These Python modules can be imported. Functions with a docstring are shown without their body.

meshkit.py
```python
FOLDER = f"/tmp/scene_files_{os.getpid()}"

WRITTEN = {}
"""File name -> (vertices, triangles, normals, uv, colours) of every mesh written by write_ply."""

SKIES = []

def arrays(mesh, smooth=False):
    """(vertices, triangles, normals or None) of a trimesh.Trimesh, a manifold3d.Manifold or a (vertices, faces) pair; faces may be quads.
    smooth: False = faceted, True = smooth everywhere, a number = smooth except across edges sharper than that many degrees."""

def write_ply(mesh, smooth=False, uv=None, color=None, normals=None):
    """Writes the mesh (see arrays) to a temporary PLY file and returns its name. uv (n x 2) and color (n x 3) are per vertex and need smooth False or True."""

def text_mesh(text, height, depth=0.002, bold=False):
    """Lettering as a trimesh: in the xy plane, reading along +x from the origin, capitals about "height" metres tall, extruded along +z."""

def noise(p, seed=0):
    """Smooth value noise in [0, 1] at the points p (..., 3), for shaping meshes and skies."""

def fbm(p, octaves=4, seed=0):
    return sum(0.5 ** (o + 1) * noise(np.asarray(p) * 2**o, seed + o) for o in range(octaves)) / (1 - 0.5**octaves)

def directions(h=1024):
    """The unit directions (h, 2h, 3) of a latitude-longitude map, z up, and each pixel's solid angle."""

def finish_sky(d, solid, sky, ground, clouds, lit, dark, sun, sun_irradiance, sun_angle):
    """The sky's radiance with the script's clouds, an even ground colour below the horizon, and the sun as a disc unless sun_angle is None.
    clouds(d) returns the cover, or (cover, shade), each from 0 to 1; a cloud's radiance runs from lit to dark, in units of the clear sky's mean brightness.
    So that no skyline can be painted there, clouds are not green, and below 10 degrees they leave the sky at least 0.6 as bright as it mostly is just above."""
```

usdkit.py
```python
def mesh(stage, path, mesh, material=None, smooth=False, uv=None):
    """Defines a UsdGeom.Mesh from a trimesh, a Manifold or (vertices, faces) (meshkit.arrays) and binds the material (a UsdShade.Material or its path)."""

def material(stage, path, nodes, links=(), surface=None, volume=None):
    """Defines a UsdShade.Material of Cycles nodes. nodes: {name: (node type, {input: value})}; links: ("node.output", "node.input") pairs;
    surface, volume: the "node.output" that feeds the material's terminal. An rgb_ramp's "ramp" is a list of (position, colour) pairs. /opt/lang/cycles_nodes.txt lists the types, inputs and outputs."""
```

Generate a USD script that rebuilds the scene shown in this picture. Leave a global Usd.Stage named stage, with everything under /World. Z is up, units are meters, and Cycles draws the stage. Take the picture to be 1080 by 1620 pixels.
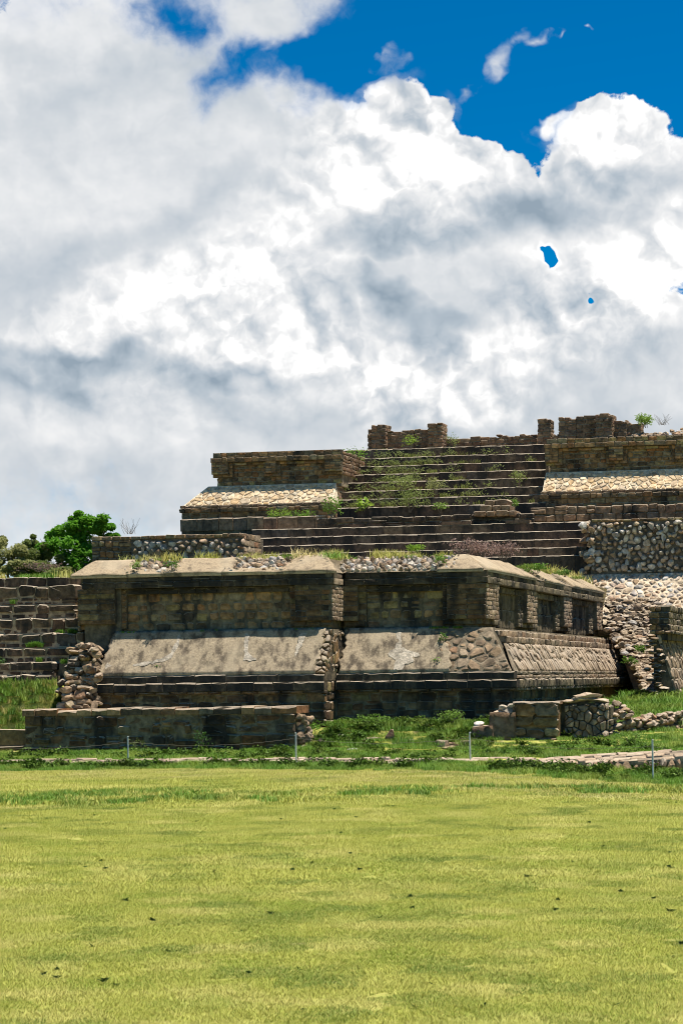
import math, random, trimesh, numpy as np, usdkit, meshkit
from pxr import Usd, UsdGeom, UsdLux, UsdShade, Gf, Sdf, Vt

# ------------------------------------------------------------------ camera, sky, sun, exposure
stage = Usd.Stage.CreateInMemory()
UsdGeom.SetStageUpAxis(stage, 'Z'); UsdGeom.SetStageMetersPerUnit(stage, 1.0)
UsdGeom.Xform.Define(stage, '/World'); UsdGeom.Scope.Define(stage, '/World/Looks')
FPX, HY, ROLL, EYE, Y0 = 3150.0, 1078.0, 0.013, 1.6, 45.0     # focal length in photo pixels, horizon row, roll, eye height
EXPOSURE = 0.9
SUN = np.array([0.30, 0.012, 0.95]); SUN /= np.linalg.norm(SUN)
SUN_I, SKY_S = 1.25, 0.05
cam = UsdGeom.Camera.Define(stage, '/World/camera')
cam.CreateHorizontalApertureAttr(36.0); cam.CreateVerticalApertureAttr(54.0)
cam.CreateFocalLengthAttr(36.0 * FPX / 1080)
cam.CreateVerticalApertureOffsetAttr(36.0 * (HY - 810) / 1080)
cam.CreateExposureAttr(EXPOSURE)
cam.CreateClippingRangeAttr(Gf.Vec2f(0.1, 20000))
cr, sr = math.cos(ROLL), math.sin(ROLL)
cam.AddTransformOp().Set(Gf.Matrix4d(cr, 0, -sr, 0, sr, 0, cr, 0, 0, -1, 0, 0, 0, 0, EYE, 1))

def build_sky():
    N, Lk = {}, []
    def nd(name, kind, **inp):
        N[name] = (kind, inp); return name
    def ln(a, b): Lk.append((a, b))
    k = [0]
    def m(op, a, b=None, c=None, clamp=False):
        k[0] += 1; nm = 'm%d' % k[0]; inp = {'math_type': op}
        if clamp: inp['use_clamp'] = True
        for i, x in enumerate((a, b, c)):
            if x is not None and not isinstance(x, str): inp['value%d' % (i + 1)] = float(x)
        N[nm] = ('math', inp)
        for i, x in enumerate((a, b, c)):
            if isinstance(x, str): ln(x, '%s.value%d' % (nm, i + 1))
        return nm + '.value'
    def vm(op, a, b=None, c=None, scale=None, out='vector'):
        k[0] += 1; nm = 'v%d' % k[0]; inp = {'math_type': op}
        if scale is not None: inp['scale'] = scale
        for i, x in enumerate((a, b, c)):
            if x is not None and not isinstance(x, str): inp['vector%d' % (i + 1)] = x
        N[nm] = ('vector_math', inp)
        for i, x in enumerate((a, b, c)):
            if isinstance(x, str): ln(x, '%s.vector%d' % (nm, i + 1))
        return nm + '.' + out
    def noise(vec, scale, detail=4, rough=0.5, out='fac', **kw):
        k[0] += 1; nm = 'n%d' % k[0]
        N[nm] = ('noise_texture', {'scale': scale, 'detail': detail, 'roughness': rough, **kw}); ln(vec, nm + '.vector')
        return nm + '.' + out
    def voro(vec, scale, detail=3.0, rough=0.5, smooth=0.6):
        k[0] += 1; nm = 'w%d' % k[0]
        N[nm] = ('voronoi_texture', {'feature': 'smooth_f1', 'scale': scale, 'detail': detail, 'roughness': rough, 'smoothness': smooth, 'use_normalize': True}); ln(vec, nm + '.vector')
        return nm + '.distance'
    def smooth(x, lo, hi, to0=0.0, to1=1.0):
        k[0] += 1; nm = 's%d' % k[0]
        N[nm] = ('map_range', {'range_type': 'smoothstep', 'from_min': lo, 'from_max': hi, 'to_min': to0, 'to_max': to1, 'clamp': True}); ln(x, nm + '.value')
        return nm + '.result'
    nd('tc', 'texture_coordinate'); D = 'tc.generated'
    D = vm('normalize', D)
    nd('sx', 'separate_xyz'); ln(D, 'sx.vector')
    x, y, z = 'sx.x', 'sx.y', 'sx.z'
    az = m('arctan2', x, y)
    el = m('divide', z, m('maximum', m('sqrt', m('add', m('multiply', x, x), m('multiply', y, y))), 0.05))
    # warp of the direction, in two sizes, makes the stamped banks billow
    w1 = vm('subtract', noise(D, 22, 2, .55, 'color'), (.5, .5, .5))
    w2 = vm('subtract', noise(D, 85, 2, .6, 'color'), (.5, .5, .5))
    nd('cx', 'combine_xyz'); ln(az, 'cx.x'); ln(el, 'cx.y')
    P = vm('add', 'cx.vector', vm('add', vm('scale', w1, scale=.050), vm('scale', w2, scale=.016)))
    Dw = vm('add', D, vm('add', vm('scale', w1, scale=.012), vm('scale', w2, scale=.008)))
    # soft-edged ellipses in the sky's own angles (azimuth, elevation), turned by one of a few angles
    TURN = {0: P}
    for q in (20, 40, 65, -25):
        N['turn%d' % (q % 360)] = ('mapping', {'mapping_type': 'point', 'rotation': (0, 0, math.radians(-q))}); ln(P, 'turn%d.vector' % (q % 360)); TURN[q] = 'turn%d.vector' % (q % 360)
    def total(items):
        acc = None
        for cx, cy, rx, ry, rot, w in items:
            k[0] += 1; g = 'sg%d' % k[0]; q = min(TURN, key=lambda t: abs(t - rot)); c, s_ = math.cos(math.radians(q)), math.sin(math.radians(q))
            x, y = (cx - 540) / FPX, (HY - cy) / FPX; x, y = x * c + y * s_, -x * s_ + y * c; sx_, sy_ = FPX / rx, FPX / ry
            e = vm('multiply_add', TURN[q], (sx_, sy_, 0), (-x * sx_, -y * sy_, 0))
            N[g] = ('gradient_texture', {'gradient_type': 'spherical'}); ln(e, g + '.vector')
            acc = m('multiply_add', g + '.fac', w, acc if acc else 0.0)
        return acc
    # ---- cover
    COVER = [(540, 420, 1700, 1100, 0, .25), (250, 330, 560, 420, 20, .9), (560, 440, 520, 300, 10, .9), (990, 340, 300, 190, 0, .75), (640, 225, 130, 130, 0, .8), (725, 270, 130, 80, -25, .6), (975, 245, 115, 115, 0, .6), (540, 720, 1000, 320, 0, .9), (440, 5, 110, 60, 20, .75), (110, 70, 250, 180, 15, .5), (150, 200, 300, 220, 20, .35),
             (800, 112, 70, 28, 65, .95), (846, 86, 28, 26, 20, .78), (620, 104, 60, 24, 10, .72), (950, 68, 22, 13, 0, .75), (888, 78, 30, 12, 20, .7), (885, 205, 28, 20, 20, .8), (752, 150, 22, 16, 60, .65),
             (760, 50, 400, 190, 0, -.75), (820, 190, 110, 120, 0, -.45), (1040, 100, 180, 90, 0, -.55), (540, 95, 110, 85, 10, -.75), (620, 90, 80, 45, 0, -.45), (850, 268, 45, 42, 0, -.35), (285, 30, 60, 55, 30, -.42), (370, 120, 150, 65, 40, -.62), (230, 60, 110, 60, 30, -.28), (480, 180, 45, 26, 20, -.3)]
    VEIL = [(330, 90, 340, 250, 0, 1.8), (810, 115, 120, 90, 0, 1.2), (615, 100, 120, 60, 0, 1), (950, 70, 120, 60, 0, 1), (885, 205, 50, 40, 0, 1), (752, 150, 40, 40, 0, 1), (150, 790, 330, 120, 0, .7)]
    HOLES = [(872, 432, 34, 42, -20, -1.3), (944, 495, 15, 12, 0, -.85)]
    PUFF = [(655, 225, 230, 170, -30, .9), (990, 230, 170, 130, 0, .9), (430, 400, 260, 130, 35, .75), (190, 500, 240, 100, 20, .7), (1030, 450, 150, 150, 0, .8), (560, 590, 200, 110, 0, .7), (360, 560, 160, 70, 0, .6), (880, 520, 190, 150, 0, .8), (720, 620, 220, 130, 0, .85), (480, 500, 200, 120, 0, .6), (250, 640, 260, 80, 0, .35), (780, 160, 300, 300, 0, .4)]
    puff = m('add', .15, total(PUFF), clamp=True)
    def billow(vec): return m('absolute', m('subtract', noise(vec, 24, 5, .5), .5))
    bl0 = billow(Dw)
    big = m('multiply', m('subtract', noise(D, 9, 4, .55), .5), 1.0)
    fine = m('multiply', m('subtract', noise(Dw, 60, 6, .62), .5), .8)
    dens = m('add', m('add', m('add', big, fine), .03), total(COVER + HOLES))
    dens = m('add', dens, m('multiply', m('multiply', m('subtract', bl0, .12), 1.1), puff))
    veil = total(VEIL); nd('mixc', 'mix_float'); ln(m('multiply', veil, 1.6, clamp=True), 'mixc.fac'); ln(smooth(dens, .25, .36), 'mixc.a'); ln(smooth(dens, .0, .75), 'mixc.b')
    cover = 'mixc.result'
    # ---- how bright the cloud is: banks, then billows lit from the upper right
    SHADE = [(655, 215, 190, 120, -30, .45), (740, 275, 130, 60, -20, .35), (990, 215, 130, 90, 0, .5), (430, 400, 260, 120, 35, .34), (190, 500, 230, 80, 20, .36), (1040, 440, 130, 120, 0, .38), (900, 420, 120, 70, 0, .25), (560, 590, 150, 80, 0, .26), (350, 565, 150, 50, 0, .28), (120, 30, 240, 100, 0, .1), (720, 600, 200, 110, 0, .24), (870, 560, 150, 90, 0, .2), (480, 500, 160, 90, 0, .12), (200, 300, 260, 70, 15, .10),
             (830, 340, 300, 55, 6, -.52), (580, 368, 100, 40, 20, -.62), (630, 462, 90, 42, -25, -.75), (130, 405, 280, 50, 18, -.24), (150, 572, 300, 40, 4, -.58), (60, 625, 200, 40, 4, -.42), (370, 605, 120, 40, 10, -.5), (240, 440, 70, 30, 30, -.2), (150, 700, 200, 44, 0, .15), (140, 785, 330, 70, 0, -.18), (170, 140, 330, 50, 25, -.16), (340, 300, 130, 34, 40, -.16), (1030, 575, 110, 60, 0, -.26), (690, 520, 80, 40, 30, -.5), (480, 680, 200, 40, 0, -.2), (830, 680, 300, 34, 0, -.2), (800, 470, 60, 30, 0, -.14)]
    off = (.0040, .0, .0056)
    b1 = m('subtract', billow(vm('add', Dw, off)), bl0)
    b2 = m('subtract', noise(Dw, 12, 5, .5), noise(vm('add', Dw, vm('scale', off, scale=3.0)), 12, 5, .5))
    nd('stretch', 'mapping', rotation=(0, 0, math.radians(-18)), scale=(11, 25, 1)); ln('cx.vector', 'stretch.vector')
    soft = m('multiply', m('subtract', noise('stretch.vector', 1, 5, .55), .5), .52)
    bill = m('add', m('multiply', m('multiply', b1, 4.6), puff), m('multiply', m('multiply', b2, 1.15), m('add', .25, m('multiply', puff, .75))))
    bright = m('add', m('add', m('add', .63, total(SHADE)), soft), bill)
    # thin parts let the blue through, the rims of thick parts are white
    rim = m('multiply', m('subtract', 1.0, smooth(dens, .34, .75)), .12)
    bright = m('add', bright, rim, clamp=True)
    nd('ramp', 'rgb_ramp', ramp=[(0, CL[0]), (.3, CL[1]), (.6, CL[2]), (.85, CL[3]), (1, CL[4])]); ln(bright, 'ramp.fac')
    # ---- clear sky
    el_s, rot_s = math.asin(SUN[2]), math.atan2(SUN[0], SUN[1])
    nd('sky', 'sky_texture', sky_type='single_scattering', sun_disc=False, sun_elevation=el_s, sun_rotation=rot_s, altitude=1900.0, air_density=1.0, aerosol_density=0.25, ozone_density=3.0)
    nd('hs', 'hsv', hue=.497, saturation=1.8, value=1.16, fac=1.0); ln('sky.color', 'hs.color')
    nd('mix', 'mix_color', blend_type='mix', use_clamp=False); ln(cover, 'mix.fac'); ln('hs.color', 'mix.a'); ln('ramp.color', 'mix.b')
    nd('bg', 'background_shader', strength=SKY_S); ln('mix.result', 'bg.color')
    return usdkit.material(stage, '/World/Looks/sky_air', N, Lk, surface='bg.background')
CK = 1 / SKY_S / 2 ** EXPOSURE                                 # cloud colours are given as the radiance of the picture
CL = [tuple(CK * c for c in col) for col in ((.30, .38, .46), (.47, .54, .61), (.68, .715, .75), (.90, .905, .91), (1.10, 1.10, 1.09))]
dome = UsdLux.DomeLight.Define(stage, '/World/sky'); dome.CreateIntensityAttr(1.0)
UsdShade.MaterialBindingAPI.Apply(dome.GetPrim()).Bind(build_sky())
dome.GetPrim().SetCustomDataByKey('label', 'blue sky with towering white and grey cumulus clouds'); dome.GetPrim().SetCustomDataByKey('kind', 'structure')
sun = UsdLux.DistantLight.Define(stage, '/World/sun'); sun.CreateIntensityAttr(SUN_I); sun.CreateNormalizeAttr(True) if hasattr(sun, 'CreateNormalizeAttr') else sun.GetPrim().CreateAttribute('inputs:normalize', Sdf.ValueTypeNames.Bool).Set(True)
sun.CreateAngleAttr(0.53); sun.CreateColorAttr(Gf.Vec3f(1.0, .93, .82))
sun.AddTransformOp().Set(Gf.Matrix4d().SetRotate(Gf.Rotation(Gf.Vec3d(0, 0, 1), Gf.Vec3d(*map(float, SUN)))))

# ------------------------------------------------------------------ the site's own axes: a along the front, b into the depth, z up
TH, PH = math.radians(9), math.radians(18.5)                    # the ruin's front and side are not quite square to each other
E1 = np.array([math.cos(TH), -math.sin(TH), 0.0]); E2 = np.array([math.sin(PH), math.cos(PH), 0.0])
DET = E1[0] * E2[1] - E1[1] * E2[0]
def to_world(p):
    p = np.asarray(p, float)
    return p[..., :1] * E1 + p[..., 1:2] * E2 + np.array([0, Y0, 0]) + p[..., 2:3] * np.array([0, 0, 1.0])
def to_site(x, y):
    y = y - Y0
    return (x * E2[1] - y * E2[0]) / DET, (-x * E1[1] + y * E1[0]) / DET
CA, CB = to_site(0, 0)
def ray(px, py):
    dx, dy = px - 540, HY - py
    da, db = to_site((dx * cr + dy * sr) / FPX, 1 + Y0)
    return da, db, (-dx * sr + dy * cr) / FPX
def on_b(px, py, b):
    da, db, dz = ray(px, py); t = (b - CB) / db; return CA + t * da, EYE + t * dz
def on_a(px, py, a):
    da, db, dz = ray(px, py); t = (a - CA) / da; return CB + t * db, EYE + t * dz
def on_z(px, py, z):
    da, db, dz = ray(px, py); t = (z - EYE) / dz; return CA + t * da, CB + t * db

# ------------------------------------------------------------------ prims
used = {}
def free_path(parent, name):
    k = (parent, name); n = used.get(k, 0); used[k] = n + 1
    return '%s/%s' % (parent, name if n == 0 else '%s_%03d' % (name, n))
def tag(prim, label=None, cat=None, group=None, kind=None):
    for k, v in (('label', label), ('category', cat), ('group', group), ('kind', kind)):
        if v: prim.SetCustomDataByKey(k, v)
BASE = {}
def thing(name, label, cat, base=(0, 0, 0), group=None, kind=None):
    path = free_path('/World', name)
    x = UsdGeom.Xform.Define(stage, path); w = to_world(np.array(base, float))
    x.AddTranslateOp().Set(Gf.Vec3d(*map(float, w))); BASE[path] = w
    tag(x.GetPrim(), label, cat, group, kind)
    return path
def put(parent, name, V, Fc, mat, smooth=False, site=True, label=None, kind=None):
    """One mesh under parent (a thing or a part of one), from site coordinates."""
    path = free_path(parent, name)
    top = '/'.join(path.split('/')[:3])
    V = to_world(V) if site else np.asarray(V, float)
    V = V - BASE.get(top, 0.0)
    Fc = np.asarray(Fc, np.int32)
    me = UsdGeom.Mesh.Define(stage, path)
    me.CreatePointsAttr(Vt.Vec3fArray.FromNumpy(V.astype(np.float32)))
    me.CreateFaceVertexCountsAttr(Vt.IntArray.FromNumpy(np.full(len(Fc), Fc.shape[1], np.int32)))
    me.CreateFaceVertexIndicesAttr(Vt.IntArray.FromNumpy(Fc.ravel()))
    me.CreateSubdivisionSchemeAttr('none')
    if smooth:
        T = Fc if Fc.shape[1] == 3 else np.vstack([Fc[:, [0, 1, 2]], Fc[:, [0, 2, 3]]])
        nn = np.zeros_like(V); fn = np.cross(V[T[:, 1]] - V[T[:, 0]], V[T[:, 2]] - V[T[:, 0]])
        for q in range(3): np.add.at(nn, T[:, q], fn)
        nn /= np.maximum(np.linalg.norm(nn, axis=1, keepdims=True), 1e-12)
        me.CreateNormalsAttr(Vt.Vec3fArray.FromNumpy(nn.astype(np.float32))); me.SetNormalsInterpolation('vertex')
    UsdShade.MaterialBindingAPI.Apply(me.GetPrim()).Bind(UsdShade.Material.Get(stage, '/World/Looks/' + mat))
    tag(me.GetPrim(), label, None, None, kind)
    return path
def group_part(parent, name):
    """A part that is made of sub-parts only."""
    path = free_path(parent, name); UsdGeom.Xform.Define(stage, path); return path
def one_mesh_thing(name, label, cat, V, Fc, mat, smooth=False, group=None, kind=None):
    p = put('/World', name, V, Fc, mat, smooth); tag(stage.GetPrimAtPath(p), label, cat, group, kind); return p

class Frame:
    """A plane of the site: u across, v up, n out of the face."""
    def __init__(s, o, u, v, n): s.o, s.u, s.v, s.n = (np.array(x, float) for x in (o, u, v, n))
    def __call__(s, p):
        p = np.asarray(p, float); return s.o + p[..., :1] * s.u + p[..., 1:2] * s.v + p[..., 2:3] * s.n
def front(b): return Frame((0, b, 0), (1, 0, 0), (0, 0, 1), (0, -1, 0))
def side(a): return Frame((a, 0, 0), (0, 1, 0), (0, 0, 1), (1, 0, 0))
def left(a): return Frame((a, 0, 0), (0, -1, 0), (0, 0, 1), (-1, 0, 0))      # u = -b
def top(z): return Frame((0, 0, z), (1, 0, 0), (0, 1, 0), (0, 0, 1))
def slope(b0, z0, b1, z1):
    L = math.hypot(b1 - b0, z1 - z0); tb, tz = (b1 - b0) / L, (z1 - z0) / L
    f = Frame((0, b0, z0), (1, 0, 0), (0, tb, tz), (0, -tz, tb)); f.L = L; return f
def side_slope(a0, z0, a1, z1):
    L = math.hypot(a1 - a0, z1 - z0); ta, tz = (a1 - a0) / L, (z1 - z0) / L
    f = Frame((a0, 0, z0), (0, 1, 0), (ta, 0, tz), (tz, 0, -ta)); f.L = L; return f

BOXF = np.array([[0, 3, 2, 1], [4, 5, 6, 7], [0, 1, 5, 4], [1, 2, 6, 5], [2, 3, 7, 6], [3, 0, 4, 7]])
def boxv(a0, a1, b0, b1, z0, z1):
    return np.array([[a0, b0, z0], [a1, b0, z0], [a1, b1, z0], [a0, b1, z0], [a0, b0, z1], [a1, b0, z1], [a1, b1, z1], [a0, b1, z1]], float)
def join(parts):
    V, Fc, n = [], [], 0
    for v, f in parts:
        f = np.asarray(f)
        if f.shape[1] == 4: f = np.vstack([f[:, [0, 1, 2]], f[:, [0, 2, 3]]])
        V.append(v); Fc.append(f + n); n += len(v)
    return np.vstack(V), np.vstack(Fc)
def hexa(bottom, topq):
    """A closed block between two quads, both counter-clockwise seen from above."""
    return np.vstack([bottom, topq]).astype(float), BOXF

rng = np.random.default_rng(7)
def octagon(u0, u1, v0, v1, r=rng, cut=.16, jit=.075):
    w, h = u1 - u0, v1 - v0; m_ = min(w, h)
    c_ = m_ * cut * r.uniform(.5, 1.6, 8); j = m_ * jit
    p = np.array([[u0 + c_[0], v0], [u1 - c_[1], v0], [u1, v0 + c_[2]], [u1, v1 - c_[3]], [u1 - c_[4], v1], [u0 + c_[5], v1], [u0, v1 - c_[6]], [u0, v0 + c_[7]]])
    return p + r.uniform(-j, j, p.shape)
def block(poly, n0, n1, chamfer=.02, dome=.01, r=rng, uneven=.012):
    """A stone: an outline with a rounded-off edge and an uneven face, 6k - 2 triangles; (u, v, n)."""
    k = len(poly); c0 = poly.mean(0)
    size = np.linalg.norm(poly - c0, axis=1).mean()
    ch = min(chamfer, .45 * size)
    tilt = r.uniform(-1, 1, 2) * uneven / max(size, 1e-3)
    h = n1 + (poly - c0) @ tilt
    inner = c0 + (poly - c0) * (1 - ch / size * r.uniform(.7, 1.4, (k, 1)))
    V = np.vstack([np.c_[poly, np.full(k, n0)], np.c_[poly, h - ch * r.uniform(.5, 1.2, k)], np.c_[inner, h + r.uniform(-.3, .3, k) * uneven], [[*c0, n1 + dome]]])
    F_ = []
    for i in range(k):
        j = (i + 1) % k
        F_ += [[i, j, k + j], [i, k + j, k + i], [k + i, k + j, 2 * k + j], [k + i, 2 * k + j, 2 * k + i], [2 * k + i, 2 * k + j, 3 * k]]
    F_ += [[0, i + 1, i] for i in range(1, k - 1)]
    return V, np.array(F_)
def spread(lo, hi, wmin, wmax, r=rng):
    xs = [lo]
    while hi - xs[-1] > wmax * 1.15: xs.append(xs[-1] + r.uniform(wmin, wmax))
    xs.append(hi)
    if len(xs) > 2 and xs[-1] - xs[-2] < wmin * .7: xs.pop(-2)
    return xs
def courses(u0, u1, v0, v1, h, wmin, wmax, r=rng, gap=.024, wander=.016, split=.12, cut=.16):
    """Outlines of coursed stones in a rectangle."""
    out, n = [], max(1, round((v1 - v0) / h))
    vs = np.linspace(v0, v1, n + 1); vs[1:-1] += r.uniform(-.12, .12, n - 1) * (v1 - v0) / n
    for i in range(n):
        xs = spread(u0, u1, wmin, wmax, r)
        for a, b in zip(xs[:-1], xs[1:]):
            w = r.uniform(-wander, wander, 2)
            lo, hi = vs[i] + gap / 2 + (w[0] if i else 0), vs[i + 1] - gap / 2 + w[1]
            if hi - lo < .03: continue
            if split and r.uniform() < split and hi - lo > .12 and b - a > .2:
                k_ = r.uniform(.35, .65); md = lo + (hi - lo) * k_
                out += [octagon(a + gap / 2, b - gap / 2, lo, md - gap / 2, r), octagon(a + gap / 2, b - gap / 2, md + gap / 2, hi, r)]
            else: out.append(octagon(a + gap / 2, b - gap / 2, lo, hi, r, cut))
    return out
def cobbles(region, sx, sy, r=rng, gap=.03, rounded=.10, drop=.14):
    """Outlines of irregular stones packed in a polygon (u, v)."""
    from scipy.spatial import Voronoi
    from shapely.geometry import Polygon
    reg = Polygon(region); x0, y0, x1, y1 = reg.bounds
    pts = []
    ny = int((y1 - y0) / sy) + 4; nx = int((x1 - x0) / sx) + 4
    for j in range(-2, ny):
        for i in range(-2, nx):
            if r.uniform() < drop: continue
            pts.append([x0 + (i + .5 * (j % 2) + r.uniform(-.42, .42)) * sx, y0 + (j + r.uniform(-.42, .42)) * sy])
    vor = Voronoi(np.array(pts)); out = []; m_ = min(sx, sy)
    for pr in vor.point_region:
        idx = vor.regions[pr]
        if not idx or -1 in idx: continue
        pg = Polygon(vor.vertices[idx]).intersection(reg)
        if pg.is_empty or pg.geom_type != 'Polygon': continue
        g = gap / 2 * r.uniform(.5, 1.9)
        q = pg.buffer(-g - rounded * m_).buffer(rounded * m_, 2).simplify(.045 * m_)
        if q.is_empty or q.geom_type != 'Polygon' or q.area < .06 * sx * sy: continue
        c = np.array(q.exterior.coords)[:-1]
        if len(c) > 9: c = np.array([q.exterior.interpolate(t * q.exterior.length).coords[0] for t in np.linspace(0, 1, 9, endpoint=False)])
        if not q.exterior.is_ccw: c = c[::-1]
        out.append(c)
    return out
def step_block(a0, a1, b0, z0, z1, depth, r=rng, worn=.035):
    """A long dressed stone whose upper front edge is worn away unevenly."""
    n = max(2, int((a1 - a0) / .16) + 1); V, F_ = [], []
    dz, db = r.uniform(-.006, .006), r.uniform(-.012, .012)
    for i, a in enumerate(np.linspace(a0, a1, n)):
        w1, w2 = worn * r.uniform(.4, 1.5, 2); t = z1 + dz + r.uniform(-.008, .004); f = b0 + db + r.uniform(-.008, .008)
        V += [[a, f + .004, z0], [a, f, t - w1], [a, f + w2, t], [a, b0 + depth, t], [a, b0 + depth, z0]]
    for i in range(n - 1):
        for k in range(5):
            p, q = 5 * i + k, 5 * i + (k + 1) % 5; F_ += [[p, q + 5, q], [p, p + 5, q + 5]]
    e = 5 * (n - 1); F_ += [[0, 1, 2], [0, 2, 3], [0, 3, 4], [e, e + 2, e + 1], [e, e + 3, e + 2], [e, e + 4, e + 3]]
    return np.array(V), np.array(F_)
MANY = {}
def stones(parent, frame, polys, mat, n0=-.06, n1=.02, vary=.012, chamfer=.02, dome=.008, name='stone', smooth=False, limit=300, uneven=.012, r=rng, stuff='small_stones', mats=None):
    """Each stone its own mesh under parent; past the limit, the smaller ones joined into one."""
    polys = sorted(polys, key=lambda p: -np.prod(np.ptp(p, axis=0)))
    have = MANY.get((parent, name), 0); rest = []
    for p in polys:
        V, F_ = block(np.asarray(p), n0, n1 + r.uniform(-vary, vary), chamfer, dome, r, uneven)
        V = frame(V)
        if have < limit:
            put(parent, name, V, F_, mat if mats is None else mats[r.integers(len(mats))], smooth); have += 1
        else: rest.append((V, F_))
    MANY[(parent, name)] = have
    if rest: put(parent, stuff, *join(rest), mat, smooth, kind='stuff')
def slabs(parent, name, mat, *boxes, smooth=False):
    return put(parent, name, *join([(boxv(*b), BOXF) for b in boxes]), mat, smooth)
def rock(c, size, r=rng, sub=1, flat=.8, sharp=1.0):
    """A loose stone: a ball hewn by planes, 80 or 320 triangles."""
    m_ = trimesh.creation.icosphere(sub, 1.0); v = np.array(m_.vertices)
    d = r.normal(size=(9, 3)); d /= np.linalg.norm(d, axis=1, keepdims=True)
    cutd = r.uniform(.38, .85, 9)
    for q in range(9):
        s = v @ d[q]; v = v - np.maximum(s - cutd[q], 0)[:, None] * d[q] * sharp
    v *= 1.18 * r.uniform(.94, 1.06, (len(v), 1))
    v *= np.array(size) if np.ndim(size) else np.array([size, size, size * flat])
    t = r.uniform(0, 6.28); R = np.array([[math.cos(t), -math.sin(t), 0], [math.sin(t), math.cos(t), 0], [0, 0, 1]])
    if np.ndim(size): R = np.array([[math.cos((t * .1 - .3) * .45), 0, -math.sin((t * .1 - .3) * .45)], [0, 1, 0], [math.sin((t * .1 - .3) * .45), 0, math.cos((t * .1 - .3) * .45)]])
    return v @ R.T + np.array(c), np.array(m_.faces)

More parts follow.
